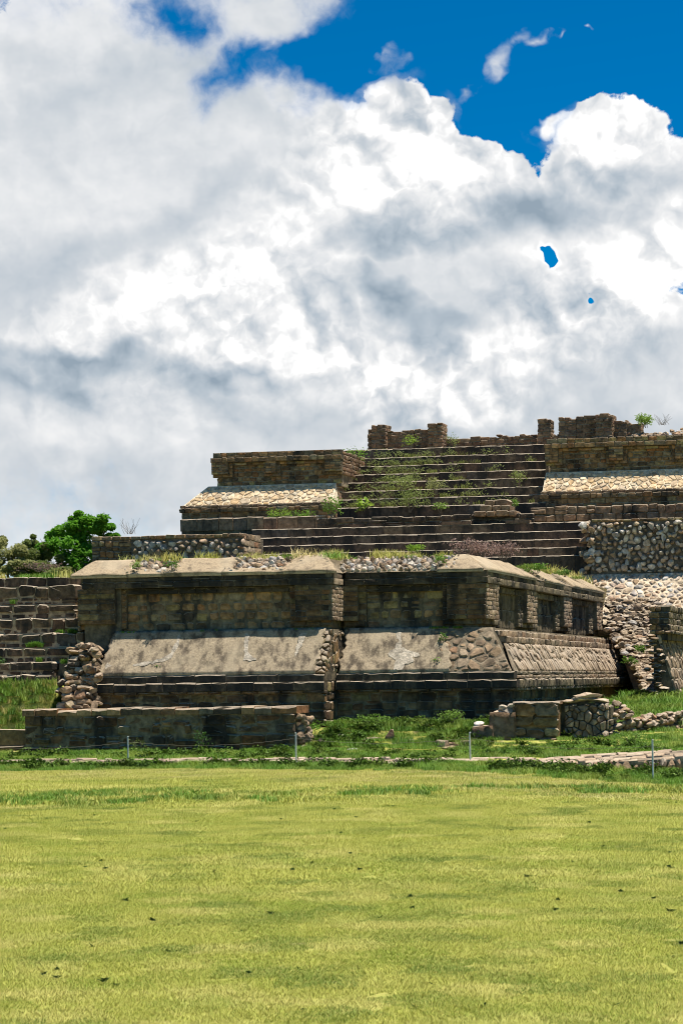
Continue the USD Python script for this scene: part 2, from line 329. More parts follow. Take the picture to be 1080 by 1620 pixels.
# ------------------------------------------------------------------ materials
def mat(name, nodes, links, surface='p.BSDF'):
    return usdkit.material(stage, '/World/Looks/' + name, nodes, links, surface=surface)
def stone_mat(name, palette, stain=.5, stain_col=(.016, .015, .013), lichen=.25, lichen_col=(.30, .29, .25), bump=.5, scale=1.0, streak=1.0, worn=None):
    """Weathered stone: a tone for each stone, mottling, black crust in streaks, pale lichen."""
    n = {'oi': ('object_info', {}), 'ge': ('geometry', {}), 'ad': ('math', {'math_type': 'add'}), 'fr': ('math', {'math_type': 'fraction'}),
         'tone': ('rgb_ramp', {'ramp': [(i / max(1, len(palette) - 1), c) for i, c in enumerate(palette)]}),
         'mot': ('noise_texture', {'scale': 7.0 * scale, 'detail': 5.0, 'roughness': .65}), 'motr': ('map_range', {'from_min': .3, 'from_max': .7, 'to_min': .45, 'to_max': 1.55}),
         'mm': ('mix_color', {'blend_type': 'multiply', 'fac': 1.0, 'use_clamp': False}), 'cm': ('combine_xyz', {}),
         'mp': ('mapping', {'scale': (1.0, 1.0, .38 * streak)}), 'st': ('noise_texture', {'scale': 1.7 * scale, 'detail': 6.0, 'roughness': .62}), 'str': ('map_range', {'range_type': 'smoothstep', 'from_min': .66 - stain * .36, 'from_max': .84 - stain * .36, 'to_min': 0.0, 'to_max': .9, 'clamp': True}),
         'ms': ('mix_color', {'b': stain_col}), 'li': ('noise_texture', {'scale': 11.0 * scale, 'detail': 4.0, 'roughness': .7}), 'lir': ('map_range', {'range_type': 'smoothstep', 'from_min': .78 - lichen * .32, 'from_max': .90 - lichen * .32, 'to_min': 0.0, 'to_max': .75, 'clamp': True}),
         'ml': ('mix_color', {'b': lichen_col}), 'bn': ('noise_texture', {'scale': 15.0 * scale, 'detail': 7.0, 'roughness': .72}), 'bu': ('bump', {'strength': bump, 'distance': .09}),
         'p': ('principled_bsdf', {'roughness': .92, 'specular_ior_level': .2})}
    l = [('oi.random', 'ad.value1'), ('ge.random_per_island', 'ad.value2'), ('ad.value', 'fr.value1'), ('fr.value', 'tone.fac'), ('ge.position', 'mot.vector'), ('mot.fac', 'motr.value'), ('motr.result', 'cm.x'), ('motr.result', 'cm.y'), ('motr.result', 'cm.z'),
         ('tone.color', 'mm.a'), ('cm.vector', 'mm.b'), ('ge.position', 'mp.vector'), ('mp.vector', 'st.vector'), ('st.fac', 'str.value'), ('str.result', 'ms.fac'), ('mm.result', 'ms.a'), ('ge.position', 'li.vector'), ('li.fac', 'lir.value'), ('lir.result', 'ml.fac'), ('ms.result', 'ml.a'),
         ('ml.result', 'p.base_color'), ('ge.position', 'bn.vector'), ('bn.fac', 'bu.height'), ('bu.normal', 'p.normal')]
    # trodden and rain-washed tops keep no black crust, which also paints the edges sunlit
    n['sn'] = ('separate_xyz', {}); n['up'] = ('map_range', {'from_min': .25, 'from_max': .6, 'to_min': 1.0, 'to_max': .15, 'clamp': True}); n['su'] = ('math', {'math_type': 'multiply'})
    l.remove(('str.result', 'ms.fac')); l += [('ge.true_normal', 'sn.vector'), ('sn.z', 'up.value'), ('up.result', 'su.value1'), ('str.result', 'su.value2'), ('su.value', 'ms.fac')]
    if worn:  # upward faces mixed paler: wear, plus sunlit edges painted into the colour
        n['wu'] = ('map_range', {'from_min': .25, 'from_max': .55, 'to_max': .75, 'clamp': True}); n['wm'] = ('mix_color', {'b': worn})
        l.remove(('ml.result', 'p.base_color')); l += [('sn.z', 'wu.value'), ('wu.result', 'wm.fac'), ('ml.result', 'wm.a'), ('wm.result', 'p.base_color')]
    return mat(name, n, l)
WORN_LIT = (.40, .33, .25)  # pale tone of worn tops, with their sunlit look painted in
DARK = [(.10, .078, .052), (.18, .132, .08), (.05, .044, .036), (.17, .12, .075), (.085, .082, .074), (.15, .085, .045), (.20, .152, .095), (.04, .036, .032), (.15, .145, .12), (.17, .155, .085), (.07, .055, .04)]
stone_mat('dark_stone', [tuple(.82 * x * w for x, w in zip(c, (1.14, .94, .70))) for c in DARK], .55, lichen=.40, lichen_col=(.30, .26, .185), worn=WORN_LIT)
stone_mat('dark_stone_mid', [tuple(1.3 * x * w for x, w in zip(c, (1.14, .94, .70))) for c in DARK], .40, lichen=.40, lichen_col=(.34, .29, .21), worn=WORN_LIT)
stone_mat('step_stone', [(.075, .052, .036), (.10, .066, .042), (.055, .041, .031), (.12, .084, .052), (.08, .064, .05), (.10, .056, .034)], .66, lichen=.18, lichen_col=(.28, .23, .16), worn=(.50, .42, .32))  # tops paler still, painting the sunlit step edges over the wear
stone_mat('black_stone', [(.075, .055, .034), (.10, .075, .045), (.055, .045, .032), (.115, .082, .05)], .74, lichen=.28, lichen_col=(.22, .19, .13), worn=WORN_LIT)
stone_mat('joint_mortar', [(.24, .185, .12), (.24, .185, .12)], .42, lichen=.25, lichen_col=(.36, .31, .23))
stone_mat('brown_stone', [(.165, .10, .06), (.21, .13, .074), (.125, .083, .053), (.23, .155, .092), (.175, .095, .055), (.14, .105, .075)], .36, lichen=.2, lichen_col=(.34, .27, .19), worn=WORN_LIT)
stone_mat('tan_stone', [(.50, .36, .21), (.58, .44, .28), (.42, .32, .20), (.62, .51, .36), (.50, .34, .18), (.44, .38, .29), (.36, .25, .15)], -.1, lichen=.2, lichen_col=(.68, .60, .46), bump=.25)
stone_mat('pale_cobble', [(.40, .35, .28), (.46, .36, .25), (.30, .28, .25), (.52, .47, .40), (.40, .27, .17), (.36, .35, .33), (.55, .50, .44)], .03, lichen=.25, bump=.4)
stone_mat('grey_cobble', [(.40, .34, .27), (.44, .33, .23), (.27, .25, .22), (.50, .45, .38), (.38, .24, .15), (.32, .32, .31)], .10, lichen=.3, bump=.5)
stone_mat('slate', [(.20, .145, .09), (.28, .20, .125), (.13, .095, .064), (.33, .25, .165), (.22, .14, .085), (.165, .135, .10)], .36, lichen=.3, lichen_col=(.44, .37, .27), worn=WORN_LIT)
stone_mat('dark_slate', [(.12, .095, .058), (.16, .125, .075), (.085, .07, .045), (.20, .16, .10)], .55, lichen=.3, lichen_col=(.38, .33, .24), worn=WORN_LIT)
stone_mat('rubble', [(.22, .155, .095), (.28, .195, .12), (.165, .12, .08), (.33, .26, .18), (.25, .14, .08)], .38, lichen=.3, lichen_col=(.42, .36, .27))
stone_mat('paving', [(.33, .25, .17), (.40, .32, .23), (.27, .21, .15), (.36, .27, .18)], .30, lichen=.28, lichen_col=(.50, .44, .35))
stone_mat('dark_mortar', [(.11, .088, .055), (.11, .088, .055)], .55, lichen=.25, lichen_col=(.26, .24, .19))
stone_mat('grey_mortar', [(.20, .16, .11), (.20, .16, .11)], .3, lichen=.2)
stone_mat('pale_mortar', [(.64, .54, .40), (.64, .54, .40)], -.1, lichen=.2, lichen_col=(.70, .62, .50), bump=.3)
stone_mat('wall_mortar', [(.15, .118, .07), (.15, .118, .07)], .58, lichen=.25, lichen_col=(.26, .22, .15))
stone_mat('shade_mortar', [(.115, .094, .07), (.115, .094, .07)], .3, lichen=.15)  # dark brown mortar behind the standing-out cobbles
stone_mat('plaster_lime', [(.42, .37, .30), (.38, .33, .26)], .0, lichen=.35, lichen_col=(.25, .21, .16))
def plaster(name, base, dark, lo=.42):
    n = {'ge': ('geometry', {}), 'mp': ('mapping', {'scale': (3.2, 3.2, .6)}), 'a': ('noise_texture', {'scale': 1.6, 'detail': 6.0, 'roughness': .6}), 'b': ('noise_texture', {'scale': 22.0, 'detail': 5.0, 'roughness': .7}), 'c': ('noise_texture', {'scale': .8, 'detail': 4.0}),
         'ar': ('map_range', {'range_type': 'smoothstep', 'from_min': lo, 'from_max': lo + .22, 'clamp': True}), 'm1': ('mix_color', {'a': base, 'b': dark}), 'br': ('map_range', {'from_min': .3, 'from_max': .7, 'to_min': .62, 'to_max': 1.35}), 'cm': ('combine_xyz', {}), 'm2': ('mix_color', {'blend_type': 'multiply', 'fac': 1.0, 'use_clamp': False}),
         'cr': ('map_range', {'range_type': 'smoothstep', 'from_min': .56, 'from_max': .68, 'to_max': .55, 'clamp': True}), 'm3': ('mix_color', {'b': (.36, .30, .21)}), 'bu': ('bump', {'strength': .35, 'distance': .03}), 'p': ('principled_bsdf', {'roughness': .93, 'specular_ior_level': .15})}
    l = [('ge.position', 'mp.vector'), ('mp.vector', 'a.vector'), ('ge.position', 'b.vector'), ('ge.position', 'c.vector'), ('a.fac', 'ar.value'), ('ar.result', 'm1.fac'), ('b.fac', 'br.value'), ('br.result', 'cm.x'), ('br.result', 'cm.y'), ('br.result', 'cm.z'), ('m1.result', 'm2.a'), ('cm.vector', 'm2.b'),
         ('c.fac', 'cr.value'), ('cr.result', 'm3.fac'), ('m2.result', 'm3.a'), ('m3.result', 'p.base_color'), ('b.fac', 'bu.height'), ('bu.normal', 'p.normal')]
    mat(name, n, l)
plaster('old_plaster', (.325, .262, .18), (.11, .088, .064), .425)
plaster('plaster_dark', (.15, .118, .085), (.10, .078, .055))
plaster('plaster_pale', (.36, .29, .20), (.24, .19, .13), .55)
stone_mat('cream_mortar', [(.50, .41, .295), (.50, .41, .295)], .1, lichen=.25, lichen_col=(.58, .5, .4))
plaster('cap_plaster', (.30, .235, .155), (.15, .118, .082), .47)
def leaf_mat(name, cols, trans=.35, patch=None, rough=.6):
    """Leaves and blades: a tone for each island, light passing through."""
    n = {'oi': ('object_info', {}), 'ge': ('geometry', {}), 'ad': ('math', {'math_type': 'add'}), 'fr': ('math', {'math_type': 'fraction'}), 'tone': ('rgb_ramp', {'ramp': [(i / (len(cols) - 1), c) for i, c in enumerate(cols)]}),
         'p': ('principled_bsdf', {'roughness': rough, 'specular_ior_level': .25}), 't': ('translucent_bsdf', {}), 'mx': ('mix_closure', {'fac': trans})}
    l = [('oi.random', 'ad.value1'), ('ge.random_per_island', 'ad.value2'), ('ad.value', 'fr.value1'), ('fr.value', 'tone.fac')]
    out = 'tone.color'
    if patch:
        for i, (sc, lo, hi, col, amt) in enumerate(patch):
            n['pn%d' % i] = ('noise_texture', {'scale': sc, 'detail': 4.0, 'roughness': .6}); n['pr%d' % i] = ('map_range', {'range_type': 'smoothstep', 'from_min': lo, 'from_max': hi, 'to_max': amt, 'clamp': True}); n['pm%d' % i] = ('mix_color', {'b': col})
            l += [('ge.position', 'pn%d.vector' % i), ('pn%d.fac' % i, 'pr%d.value' % i), ('pr%d.result' % i, 'pm%d.fac' % i), (out, 'pm%d.a' % i)]; out = 'pm%d.result' % i
    l += [(out, 'p.base_color'), (out, 't.color'), ('p.BSDF', 'mx.closure1'), ('t.BSDF', 'mx.closure2')]
    mat(name, n, l, 'mx.closure')
leaf_mat('lawn_blade', [(.325, .365, .06), (.40, .415, .09), (.235, .31, .04), (.50, .48, .15), (.325, .365, .06), (.13, .205, .03), (.38, .405, .08)], .3, [(.35, .46, .66, (.30, .345, .055), .18), (34.0, .50, .64, (.56, .52, .16), .6), (27.0, .54, .68, (.15, .225, .03), .62), (2.6, .68, .76, (.42, .33, .20), .45)])
leaf_mat('straw_blade', [(.50, .44, .17), (.42, .39, .11), (.58, .50, .24), (.36, .36, .08)], .3)
leaf_mat('verge_blade', [(.095, .21, .022), (.13, .25, .03), (.065, .155, .017), (.19, .27, .045), (.11, .225, .022)], .35, [(.8, .5, .7, (.20, .27, .04), .5)])
leaf_mat('dry_blade', [(.36, .33, .09), (.28, .30, .06), (.44, .39, .14), (.2, .25, .045), (.48, .41, .19)], .35)
leaf_mat('green_leaf', [(.11, .23, .025), (.15, .28, .035), (.08, .17, .02), (.20, .32, .05)], .35)
leaf_mat('tree_leaf', [(.12, .30, .025), (.18, .38, .04), (.08, .21, .02), (.25, .44, .06)], .5)
leaf_mat('dull_leaf', [(.17, .23, .06), (.24, .28, .085), (.13, .18, .045), (.32, .33, .13)], .45)
leaf_mat('lime_leaf', [(.25, .38, .04), (.31, .44, .07), (.18, .31, .03)], .4)
leaf_mat('weed_leaf', [(.03, .085, .016), (.05, .12, .02), (.075, .15, .028)], .3)
leaf_mat('plume', [(.24, .155, .13), (.30, .20, .165), (.18, .12, .10), (.33, .25, .2)], .3)
mat('bark', {'ge': ('geometry', {}), 'n': ('noise_texture', {'scale': 14.0, 'detail': 5.0}), 'r': ('rgb_ramp', {'ramp': [(.3, (.06, .045, .03)), (.7, (.15, .12, .085))]}), 'bu': ('bump', {'strength': .6, 'distance': .03}), 'p': ('principled_bsdf', {'roughness': .9})},
    [('ge.position', 'n.vector'), ('n.fac', 'r.fac'), ('r.color', 'p.base_color'), ('n.fac', 'bu.height'), ('bu.normal', 'p.normal')])
mat('post_metal', {'ge': ('geometry', {}), 'n': ('noise_texture', {'scale': 30.0, 'detail': 4.0}), 'r': ('rgb_ramp', {'ramp': [(.35, (.30, .34, .31)), (.65, (.46, .49, .45))]}), 'p': ('principled_bsdf', {'roughness': .55})}, [('ge.position', 'n.vector'), ('n.fac', 'r.fac'), ('r.color', 'p.base_color')])
mat('rope_fibre', {'p': ('principled_bsdf', {'roughness': .9, 'base_color': (.16, .14, .11)})}, [])
def soil(name, ramp, patches, bscale=30.0):
    n = {'ge': ('geometry', {}), 'a': ('noise_texture', {'scale': 2.2, 'detail': 7.0, 'roughness': .65}), 'r': ('rgb_ramp', {'ramp': ramp}), 'b': ('noise_texture', {'scale': bscale, 'detail': 5.0, 'roughness': .7}), 'bu': ('bump', {'strength': .7, 'distance': .04}), 'p': ('principled_bsdf', {'roughness': .95, 'specular_ior_level': .1})}
    l = [('ge.position', 'a.vector'), ('a.fac', 'r.fac'), ('ge.position', 'b.vector'), ('b.fac', 'bu.height'), ('bu.normal', 'p.normal')]; out = 'r.color'
    for i, (sc, lo, hi, col) in enumerate(patches):
        n['pn%d' % i] = ('noise_texture', {'scale': sc, 'detail': 4.0, 'roughness': .6}); n['pr%d' % i] = ('map_range', {'range_type': 'smoothstep', 'from_min': lo, 'from_max': hi, 'to_max': .8, 'clamp': True}); n['pm%d' % i] = ('mix_color', {'b': col})
        l += [('ge.position', 'pn%d.vector' % i), ('pn%d.fac' % i, 'pr%d.value' % i), ('pr%d.result' % i, 'pm%d.fac' % i), (out, 'pm%d.a' % i)]; out = 'pm%d.result' % i
    mat(name, n, l + [(out, 'p.base_color')])
soil('lawn_soil', [(.3, (.27, .29, .06)), (.5, (.33, .33, .08)), (.7, (.38, .35, .12))], [(4.0, .62, .74, (.40, .32, .19)), (30.0, .54, .66, (.17, .22, .04))])
soil('terrace_soil', [(.3, (.12, .11, .04)), (.5, (.17, .14, .07)), (.7, (.22, .18, .10))], [])

# ------------------------------------------------------------------ ground
def sm(x, lo, hi):
    t = np.clip((np.asarray(x, float) - lo) / (hi - lo), 0, 1); return t * t * (3 - 2 * t)
def ground_h(a, b):
    a, b = np.asarray(a, float), np.asarray(b, float)
    r = sm(a, 3.2, 5.2)
    z = (1 - r) * .60 * sm(b, -.4, 2.1) + r * (.34 * sm(b, -1.5, 4) + .62 * sm(b, 4, 12))
    z = z + sm(-a, 6.9, 7.4) * (1.05 * sm(b, .85, 1.5) - .12 * sm(b, -.4, .5) * (1 - sm(b, .55, .7)))
    z = z + r * .10 * sm(b, -14, -7)
    near = sm(b, -60, -30)
    p = np.stack([a * .45, b * .45, 0 * a], -1)
    return z + (meshkit.fbm(p * .6, 2, 5) - .5) * (.016 + .07 * sm(b, -9, -2))
def grid(xs, ys):
    i, j = np.meshgrid(np.arange(len(xs) - 1), np.arange(len(ys) - 1), indexing='ij'); n = len(ys)
    q = (i * n + j).ravel(); return np.stack([q, q + n, q + n + 1, q + 1], -1)
def lines(fine0, fine1, step, far):
    f = np.arange(fine0, fine1 + 1e-6, step); g = [step]
    while sum(g) < far: g.append(g[-1] * 1.5)
    c = np.cumsum(g); return np.r_[(fine0 - c)[::-1], f, fine1 + c]
xs, ys = lines(-16, 24, .25, 3000), lines(-40, 20, .25, 3000)
A, B = np.meshgrid(xs, ys, indexing='ij')
Z = ground_h(A, B); Z = np.where((np.abs(A) > 60) | (np.abs(B) > 80), 0, Z)
one_mesh_thing('lawn', None, None, np.stack([A.ravel(), B.ravel(), Z.ravel()], -1), grid(xs, ys), 'lawn_soil', True, kind='structure')
terr = join([(boxv(-40, -6.42, 3.75, 34, -1, 4.27), BOXF), (boxv(-6.40, 2.22, 3.95, 20.6, 3.9, 4.44), BOXF), (boxv(-10.2, 26, 25, 42, -1, 6.2), BOXF)])
one_mesh_thing('terrace_ground', None, None, *terr, 'terrace_soil', kind='structure')

def on_frame(px, py, f):
    d = np.array(ray(px, py)); o = np.array([CA, CB, EYE])
    t = np.dot(f.n, f.o - o) / np.dot(f.n, d); p = o + t * d - f.o
    return float(p @ f.u), float(p @ f.v)
def sheet(parent, name, f, uL, uR, v0, v1, m, nu=40, nv=12, lift=.03, amp=.012, ragged=.04, seed=0, sink=-.05):
    """A rough plaster skin on a frame, with ragged sides."""
    r = np.random.default_rng(seed + 11); s, t = np.linspace(0, 1, nu), np.linspace(0, 1, nv)
    L_ = [uL(x) + r.uniform(-ragged, ragged) for x in t]; R_ = [uR(x) + r.uniform(-ragged, ragged) for x in t]
    V = []
    for i in s:
        for j, x in enumerate(t):
            u, v = L_[j] + (R_[j] - L_[j]) * i, v0 + (v1 - v0) * x
            V.append([u, v, lift + amp * (meshkit.fbm(np.array([u * 2.3, v * 2.3, seed]), 4, seed) - .5) * 2])
    V = np.array(V); n = len(V); Fq = grid(s, t)
    rim = [j for j in range(nv)][::-1] + [i * nv for i in range(1, nu)] + [(nu - 1) * nv + j for j in range(1, nv)] + [i * nv + nv - 1 for i in range(nu - 2, 0, -1)]
    W = V[rim].copy(); W[:, 2] = sink
    k = len(rim); Q = np.array([[rim[i], n + i, n + (i + 1) % k, rim[(i + 1) % k]] for i in range(k)])
    return put(parent, name, f(np.vstack([V, W])), np.vstack([Fq, Q]), m, 30)
def scar(parent, f, pts, m='plaster_lime', name='lime_streak', lift=.036, thick=.006):
    from shapely.geometry import Polygon
    poly = Polygon([on_frame(x, y, f) for x, y in pts]).buffer(.012).simplify(.004)
    q = [poly.exterior.interpolate(t).coords[0] for t in np.arange(0, poly.exterior.length, .035)]
    poly = Polygon([(x + .028 * (meshkit.noise(np.array([x * 14, y * 14, 1.])) - .5) * 2, y + .028 * (meshkit.noise(np.array([x * 14, y * 14, 7.])) - .5) * 2) for x, y in q]).buffer(0)
    poly = poly if poly.geom_type == 'Polygon' else max(poly.geoms, key=lambda g_: g_.area)
    e = trimesh.creation.extrude_polygon(poly, thick, engine='earcut'); v = np.array(e.vertices); v[:, 2] += lift
    put(parent, name, f(v), np.array(e.faces), m)

# ------------------------------------------------------------------ the front platform (a slope below, an upright panelled wall above)
AL0, AJ, AR = -6.40, -0.86, 3.44           # left end, the jog, right corner
BL, BR = 1.40, 2.20                        # front line of the base courses, left and right of the jog
BEND = 17.4
plat = thing('temple_platform', 'dark long stone platform with panelled upper wall and grey plastered slope, in the middle', 'platform', (0, 2.2, .5))
slabs(plat, 'core', 'wall_mortar', (AL0 + .05, AJ - .12, BL + .150, 4.2, .2, 1.6), (AJ - .1, AR - .155, BR + .150, 19.0, .2, 1.6), (AL0 + .1, AJ - .16, BL + 1.09, 4.2, 2.8, 4.18), (AJ - .14, 2.26, BR + 1.09, BEND - .1, 2.8, 4.19))
put(plat, 'slope_core', *join([hexa([[AL0 + .02, BL + .15, 1.62], [AJ - .02, BL + .15, 1.62], [AJ - .02, 4, 1.62], [AL0 + .02, 4, 1.62]], [[AL0 + .1, BL + .84, 2.82], [AJ - .04, BL + .84, 2.82], [AJ - .04, 4, 2.82], [AL0 + .1, 4, 2.82]]),
    hexa([[AJ - .01, BR + .15, 1.63], [AR - .15, BR + .15, 1.63], [AR - .15, 19, 1.63], [AJ - .01, 19, 1.63]], [[AJ - .01, BR + .84, 2.83], [2.66, BR + .84, 2.83], [2.66, 18, 2.83], [AJ - .01, 18, 2.83]])]), 'dark_mortar')
g = group_part(plat, 'base_wall')
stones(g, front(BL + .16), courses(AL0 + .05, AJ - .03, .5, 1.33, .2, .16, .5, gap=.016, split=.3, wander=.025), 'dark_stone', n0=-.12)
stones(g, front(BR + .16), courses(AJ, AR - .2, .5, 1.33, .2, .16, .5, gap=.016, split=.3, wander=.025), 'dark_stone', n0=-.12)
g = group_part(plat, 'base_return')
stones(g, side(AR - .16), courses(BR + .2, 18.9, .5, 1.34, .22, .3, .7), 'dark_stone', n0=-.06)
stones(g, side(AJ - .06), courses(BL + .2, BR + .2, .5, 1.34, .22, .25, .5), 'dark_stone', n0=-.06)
g = group_part(plat, 'base_moulding')
slabs(g, 'bedding', 'joint_mortar', (AL0 + .02, AJ - .01, BL + .024, BL + .3, 1.41, 1.59), (AJ - .0, AR - .02, BR + .024, BR + .3, 1.41, 1.59), (AL0 + .08, AJ - .05, BL + .082, BL + .3, 1.605, 1.765), (AJ + .0, AR - .09, BR + .082, BR + .3, 1.605, 1.765))
def dressed(parent, name, m, a0, a1, b0, z0, z1, depth, w0, w1):
    xs_ = spread(a0, a1, w0, w1)
    for a, b in zip(xs_[:-1], xs_[1:]): put(parent, name, *step_block(a + .009, b - .009, b0, z0 + rng.uniform(-.004, .004), z1 + rng.uniform(-.012, .004), depth, worn=.028), m)
def moulding(f, u0, u1, v0, v1, w0, w1, d, m, par=g, ch=.022):
    stones(par, f, [octagon(a + .008, b - .008, v0 + rng.uniform(0, .006), v1 - rng.uniform(0, .016), cut=.1) for a, b in zip(*(lambda x: (x[:-1], x[1:]))(spread(u0, u1, w0, w1)))], m, n0=-d, n1=.0, vary=.018, chamfer=ch, dome=.012, name='moulding_stone')
dressed(g, 'moulding_stone', 'black_stone', AL0, AJ, BL, 1.40, 1.61, .3, .3, .66); dressed(g, 'moulding_stone', 'black_stone', AJ + .02, AR, BR, 1.40, 1.61, .3, .28, .64)
moulding(front(BL + .05), AL0 + .06, AJ, 1.33, 1.395, .25, .6, .2, 'dark_stone'); moulding(front(BR + .05), AJ + .02, AR - .05, 1.33, 1.395, .25, .6, .2, 'dark_stone')
dressed(g, 'moulding_stone', 'black_stone', AL0 + .05, AJ - .02, BL + .06, 1.615, 1.79, .3, .45, 1.0); dressed(g, 'moulding_stone', 'black_stone', AJ, AR - .06, BR + .06, 1.615, 1.79, .3, .45, 1.0)
moulding(side(AR), BR + .3, 19.1, 1.40, 1.61, .14, .34, .3, 'dark_slate'); moulding(side(AR - .05), BR + .3, 19.1, 1.33, 1.395, .2, .5, .2, 'slate'); moulding(side(AR - .06), BR + .3, 19.1, 1.615, 1.70, .25, .6, .3, 'slate'); moulding(side(AR - .08), BR + .3, 19.1, 1.705, 1.79, .25, .6, .3, 'dark_slate')
moulding(side(AJ), BL + .3, BR - .02, 1.36, 1.6, .2, .3, .2, 'dark_stone_mid'); moulding(side(AJ - .03), BL + .3, BR + .04, 1.61, 1.78, .2, .3, .2, 'dark_stone_mid')
# the slope: plaster on the left and in the middle, bare stones towards the corner
SL, SR = slope(BL + .10, 1.79, BL + .80, 2.86), slope(BR + .10, 1.79, BR + .80, 2.86)
g = group_part(plat, 'plastered_slope')
sheet(g, 'plaster', SL, lambda t: AL0 + .03 + .17 * t, lambda t: AJ - .26 + .05 * t, .01, SL.L, 'old_plaster', 90, 16, .035, .018, .035, 1)
sheet(g, 'plaster', SR, lambda t: AJ + .03 + .06 * t, lambda t: 1.86 - .55 * t * t, .01, SR.L, 'old_plaster', 50, 16, .035, .018, .05, 2)
for pts in ([(388, 1003), (394, 1003), (393, 1034), (399, 1041), (406, 1044), (398, 1047), (386, 1045), (388, 1038)], [(628, 1002), (635, 1002), (634, 1024), (646, 1032), (663, 1035), (664, 1040), (652, 1041), (655, 1047), (640, 1052), (636, 1060), (622, 1060), (628, 1046), (615, 1037), (617, 1032), (626, 1027)],
            [(283, 1008), (287, 1006), (280, 1026), (272, 1041), (262, 1047), (240, 1051), (212, 1055), (185, 1060), (185, 1058.5), (215, 1052.5), (243, 1048), (262, 1042), (273, 1032)], [(170, 1050), (180, 1058), (172, 1064), (168, 1058)], [(478, 1003), (486, 1002), (474, 1030), (468, 1040), (470, 1025)]):
    scar(g, SL if pts[0][0] < 520 else SR, pts)
g = group_part(plat, 'bare_slope')
sheet(g, 'bedding', SR, lambda t: 1.7 - .45 * t, lambda t: AR - .14 - .62 * t, .01, SR.L - .02, 'grey_mortar', 24, 8, .0, .012, .02, 9)
stones(g, SR, cobbles([(1.72, .02), (AR - .12, .02), (2.72, SR.L - .1), (1.30, SR.L - .06)], .34, .17, gap=.03, rounded=.1, drop=.12), 'rubble', n0=-.08, n1=.02, vary=.018, dome=.006, chamfer=.02, uneven=.025)
stones(g, SL, cobbles([(AJ - .28, .02), (AJ - .0, .02), (AJ - .03, SL.L), (AJ - .28, SL.L)], .15, .13, gap=.02), 'dark_stone_mid', n0=-.1, n1=.02, vary=.03)
stones(g, side(AJ - .07), cobbles([(BL + .2, 1.8), (BR + .15, 1.8), (BR + .78, 2.8), (BL + .82, 2.8)], .2, .17, gap=.02), 'dark_stone_mid', n0=-.03, n1=.05, vary=.03)
SS = side_slope(AR - .10, 1.79, 2.98, 2.47)
g = group_part(plat, 'side_slope')
rows = []
for v0, v1 in ((.0, .34), (.34, .60), (.60, SS.L)):
    x = spread(BR + .5, 19.0, .10, .26)
    for a, b in zip(x[:-1], x[1:]):
        s0, s1 = rng.uniform(-.09, .09, 2) * (v0 > 0), rng.uniform(-.09, .09, 2) * (v1 < SS.L - .01)
        rows.append(octagon(a + .008, b - .008, v0 + s0[0] + .01, v1 + s1[0] - .01, cut=.2))
rows = [p for p in rows if p[:, 0].min() > BR + .42 + .9 * p[:, 1].max() * .55]
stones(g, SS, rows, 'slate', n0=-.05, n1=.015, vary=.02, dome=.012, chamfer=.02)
slabs(g, 'bedding', 'grey_mortar', (2.3, AR - .12, BR + .9, 18.9, 1.7, 1.805))
sheet(g, 'bedding', SS, lambda t: BR + .30 + .85 * t * .7, lambda t: 18.95 - .9 * t, .0, SS.L, 'grey_mortar', 40, 6, -.015, .01, .03, 5)
g = group_part(plat, 'side_step')
moulding(side(2.98), BR + 1.0, 18.2, 2.47, 2.63, .18, .5, .3, 'slate', g); moulding(side(2.80), BR + 1.0, 17.9, 2.64, 2.79, .18, .5, .3, 'slate', g)
slabs(g, 'backing', 'grey_mortar', (2.3, 2.9, BR + 1.1, 18.1, 2.4, 2.60), (2.2, 2.72, BR + 1.1, 17.8, 2.55, 2.77))
slabs(plat, 'ledge', 'grey_mortar', (AL0 + .2, AJ - .02, BL + .78, BL + 1.2, 2.70, 2.84), (AJ, 2.66, BR + .78, BR + 1.2, 2.70, 2.845))
# the panelled wall: hanging frames in three depths
WL, WR, WS = BL + 1.05, BR + 1.05, 2.30
g = group_part(plat, 'panel_wall')
def aL(px): return on_b(px, 960, WL - .27)[0]
def aR_(px): return on_b(px, 960, WR - .27)[0]
def bS(px): return on_a(px, 960, WS + .27)[0]
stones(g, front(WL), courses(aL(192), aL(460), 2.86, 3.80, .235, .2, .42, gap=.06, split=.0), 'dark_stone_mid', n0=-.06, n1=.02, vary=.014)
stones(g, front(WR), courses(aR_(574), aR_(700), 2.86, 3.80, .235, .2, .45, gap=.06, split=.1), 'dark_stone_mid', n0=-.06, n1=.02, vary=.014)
for x0, x1 in ((790, 835), (850, 893), (905, 945)):
    stones(g, side(WS), courses(bS(x0), bS(x1), 2.86, 3.80, .5, .22, .45), 'dark_slate', n0=-.06, n1=.02)
slabs(g, 'bedding', 'wall_mortar', (AL0 + .2, AJ - .15, WL - .006, WL + .2, 2.8, 4.1), (AJ - .1, WS - .01, WR - .006, WR + .2, 2.8, 4.1), (WS - .2, WS - .008, WR + .1, BEND - .12, 2.8, 4.1))
def frame_bar(f, u0, u1, v0, v1, d, m, par, h=.13, w=(.18, .5), n1=.0):
    """A projecting member of a panel frame: a solid body faced with dressed stones."""
    c = [f(np.array([[u, v, n] for u, v in ((u0, v0), (u1, v0), (u1, v1), (u0, v1))])) for n in (-d, -.02)]
    put(par, 'body', *hexa(c[0], c[1]), 'dark_mortar')
    stones(par, f, courses(u0, u1, v0, v1, h, *w, gap=.012, wander=.006), m, n0=-.035, n1=n1, vary=.008, chamfer=.012)
g = group_part(plat, 'inner_frame')
fL, fR, fS = front(WL - .13), front(WR - .13), side(WS + .13)
for f, conv, cols in ((fL, aL, ((120, 196), (455, 522))), (fR, aR_, ((541, 576), (697, 766)))):
    for x0, x1 in cols: frame_bar(f, conv(x0), conv(x1), 2.93, 3.89, .13, 'dark_stone', g)
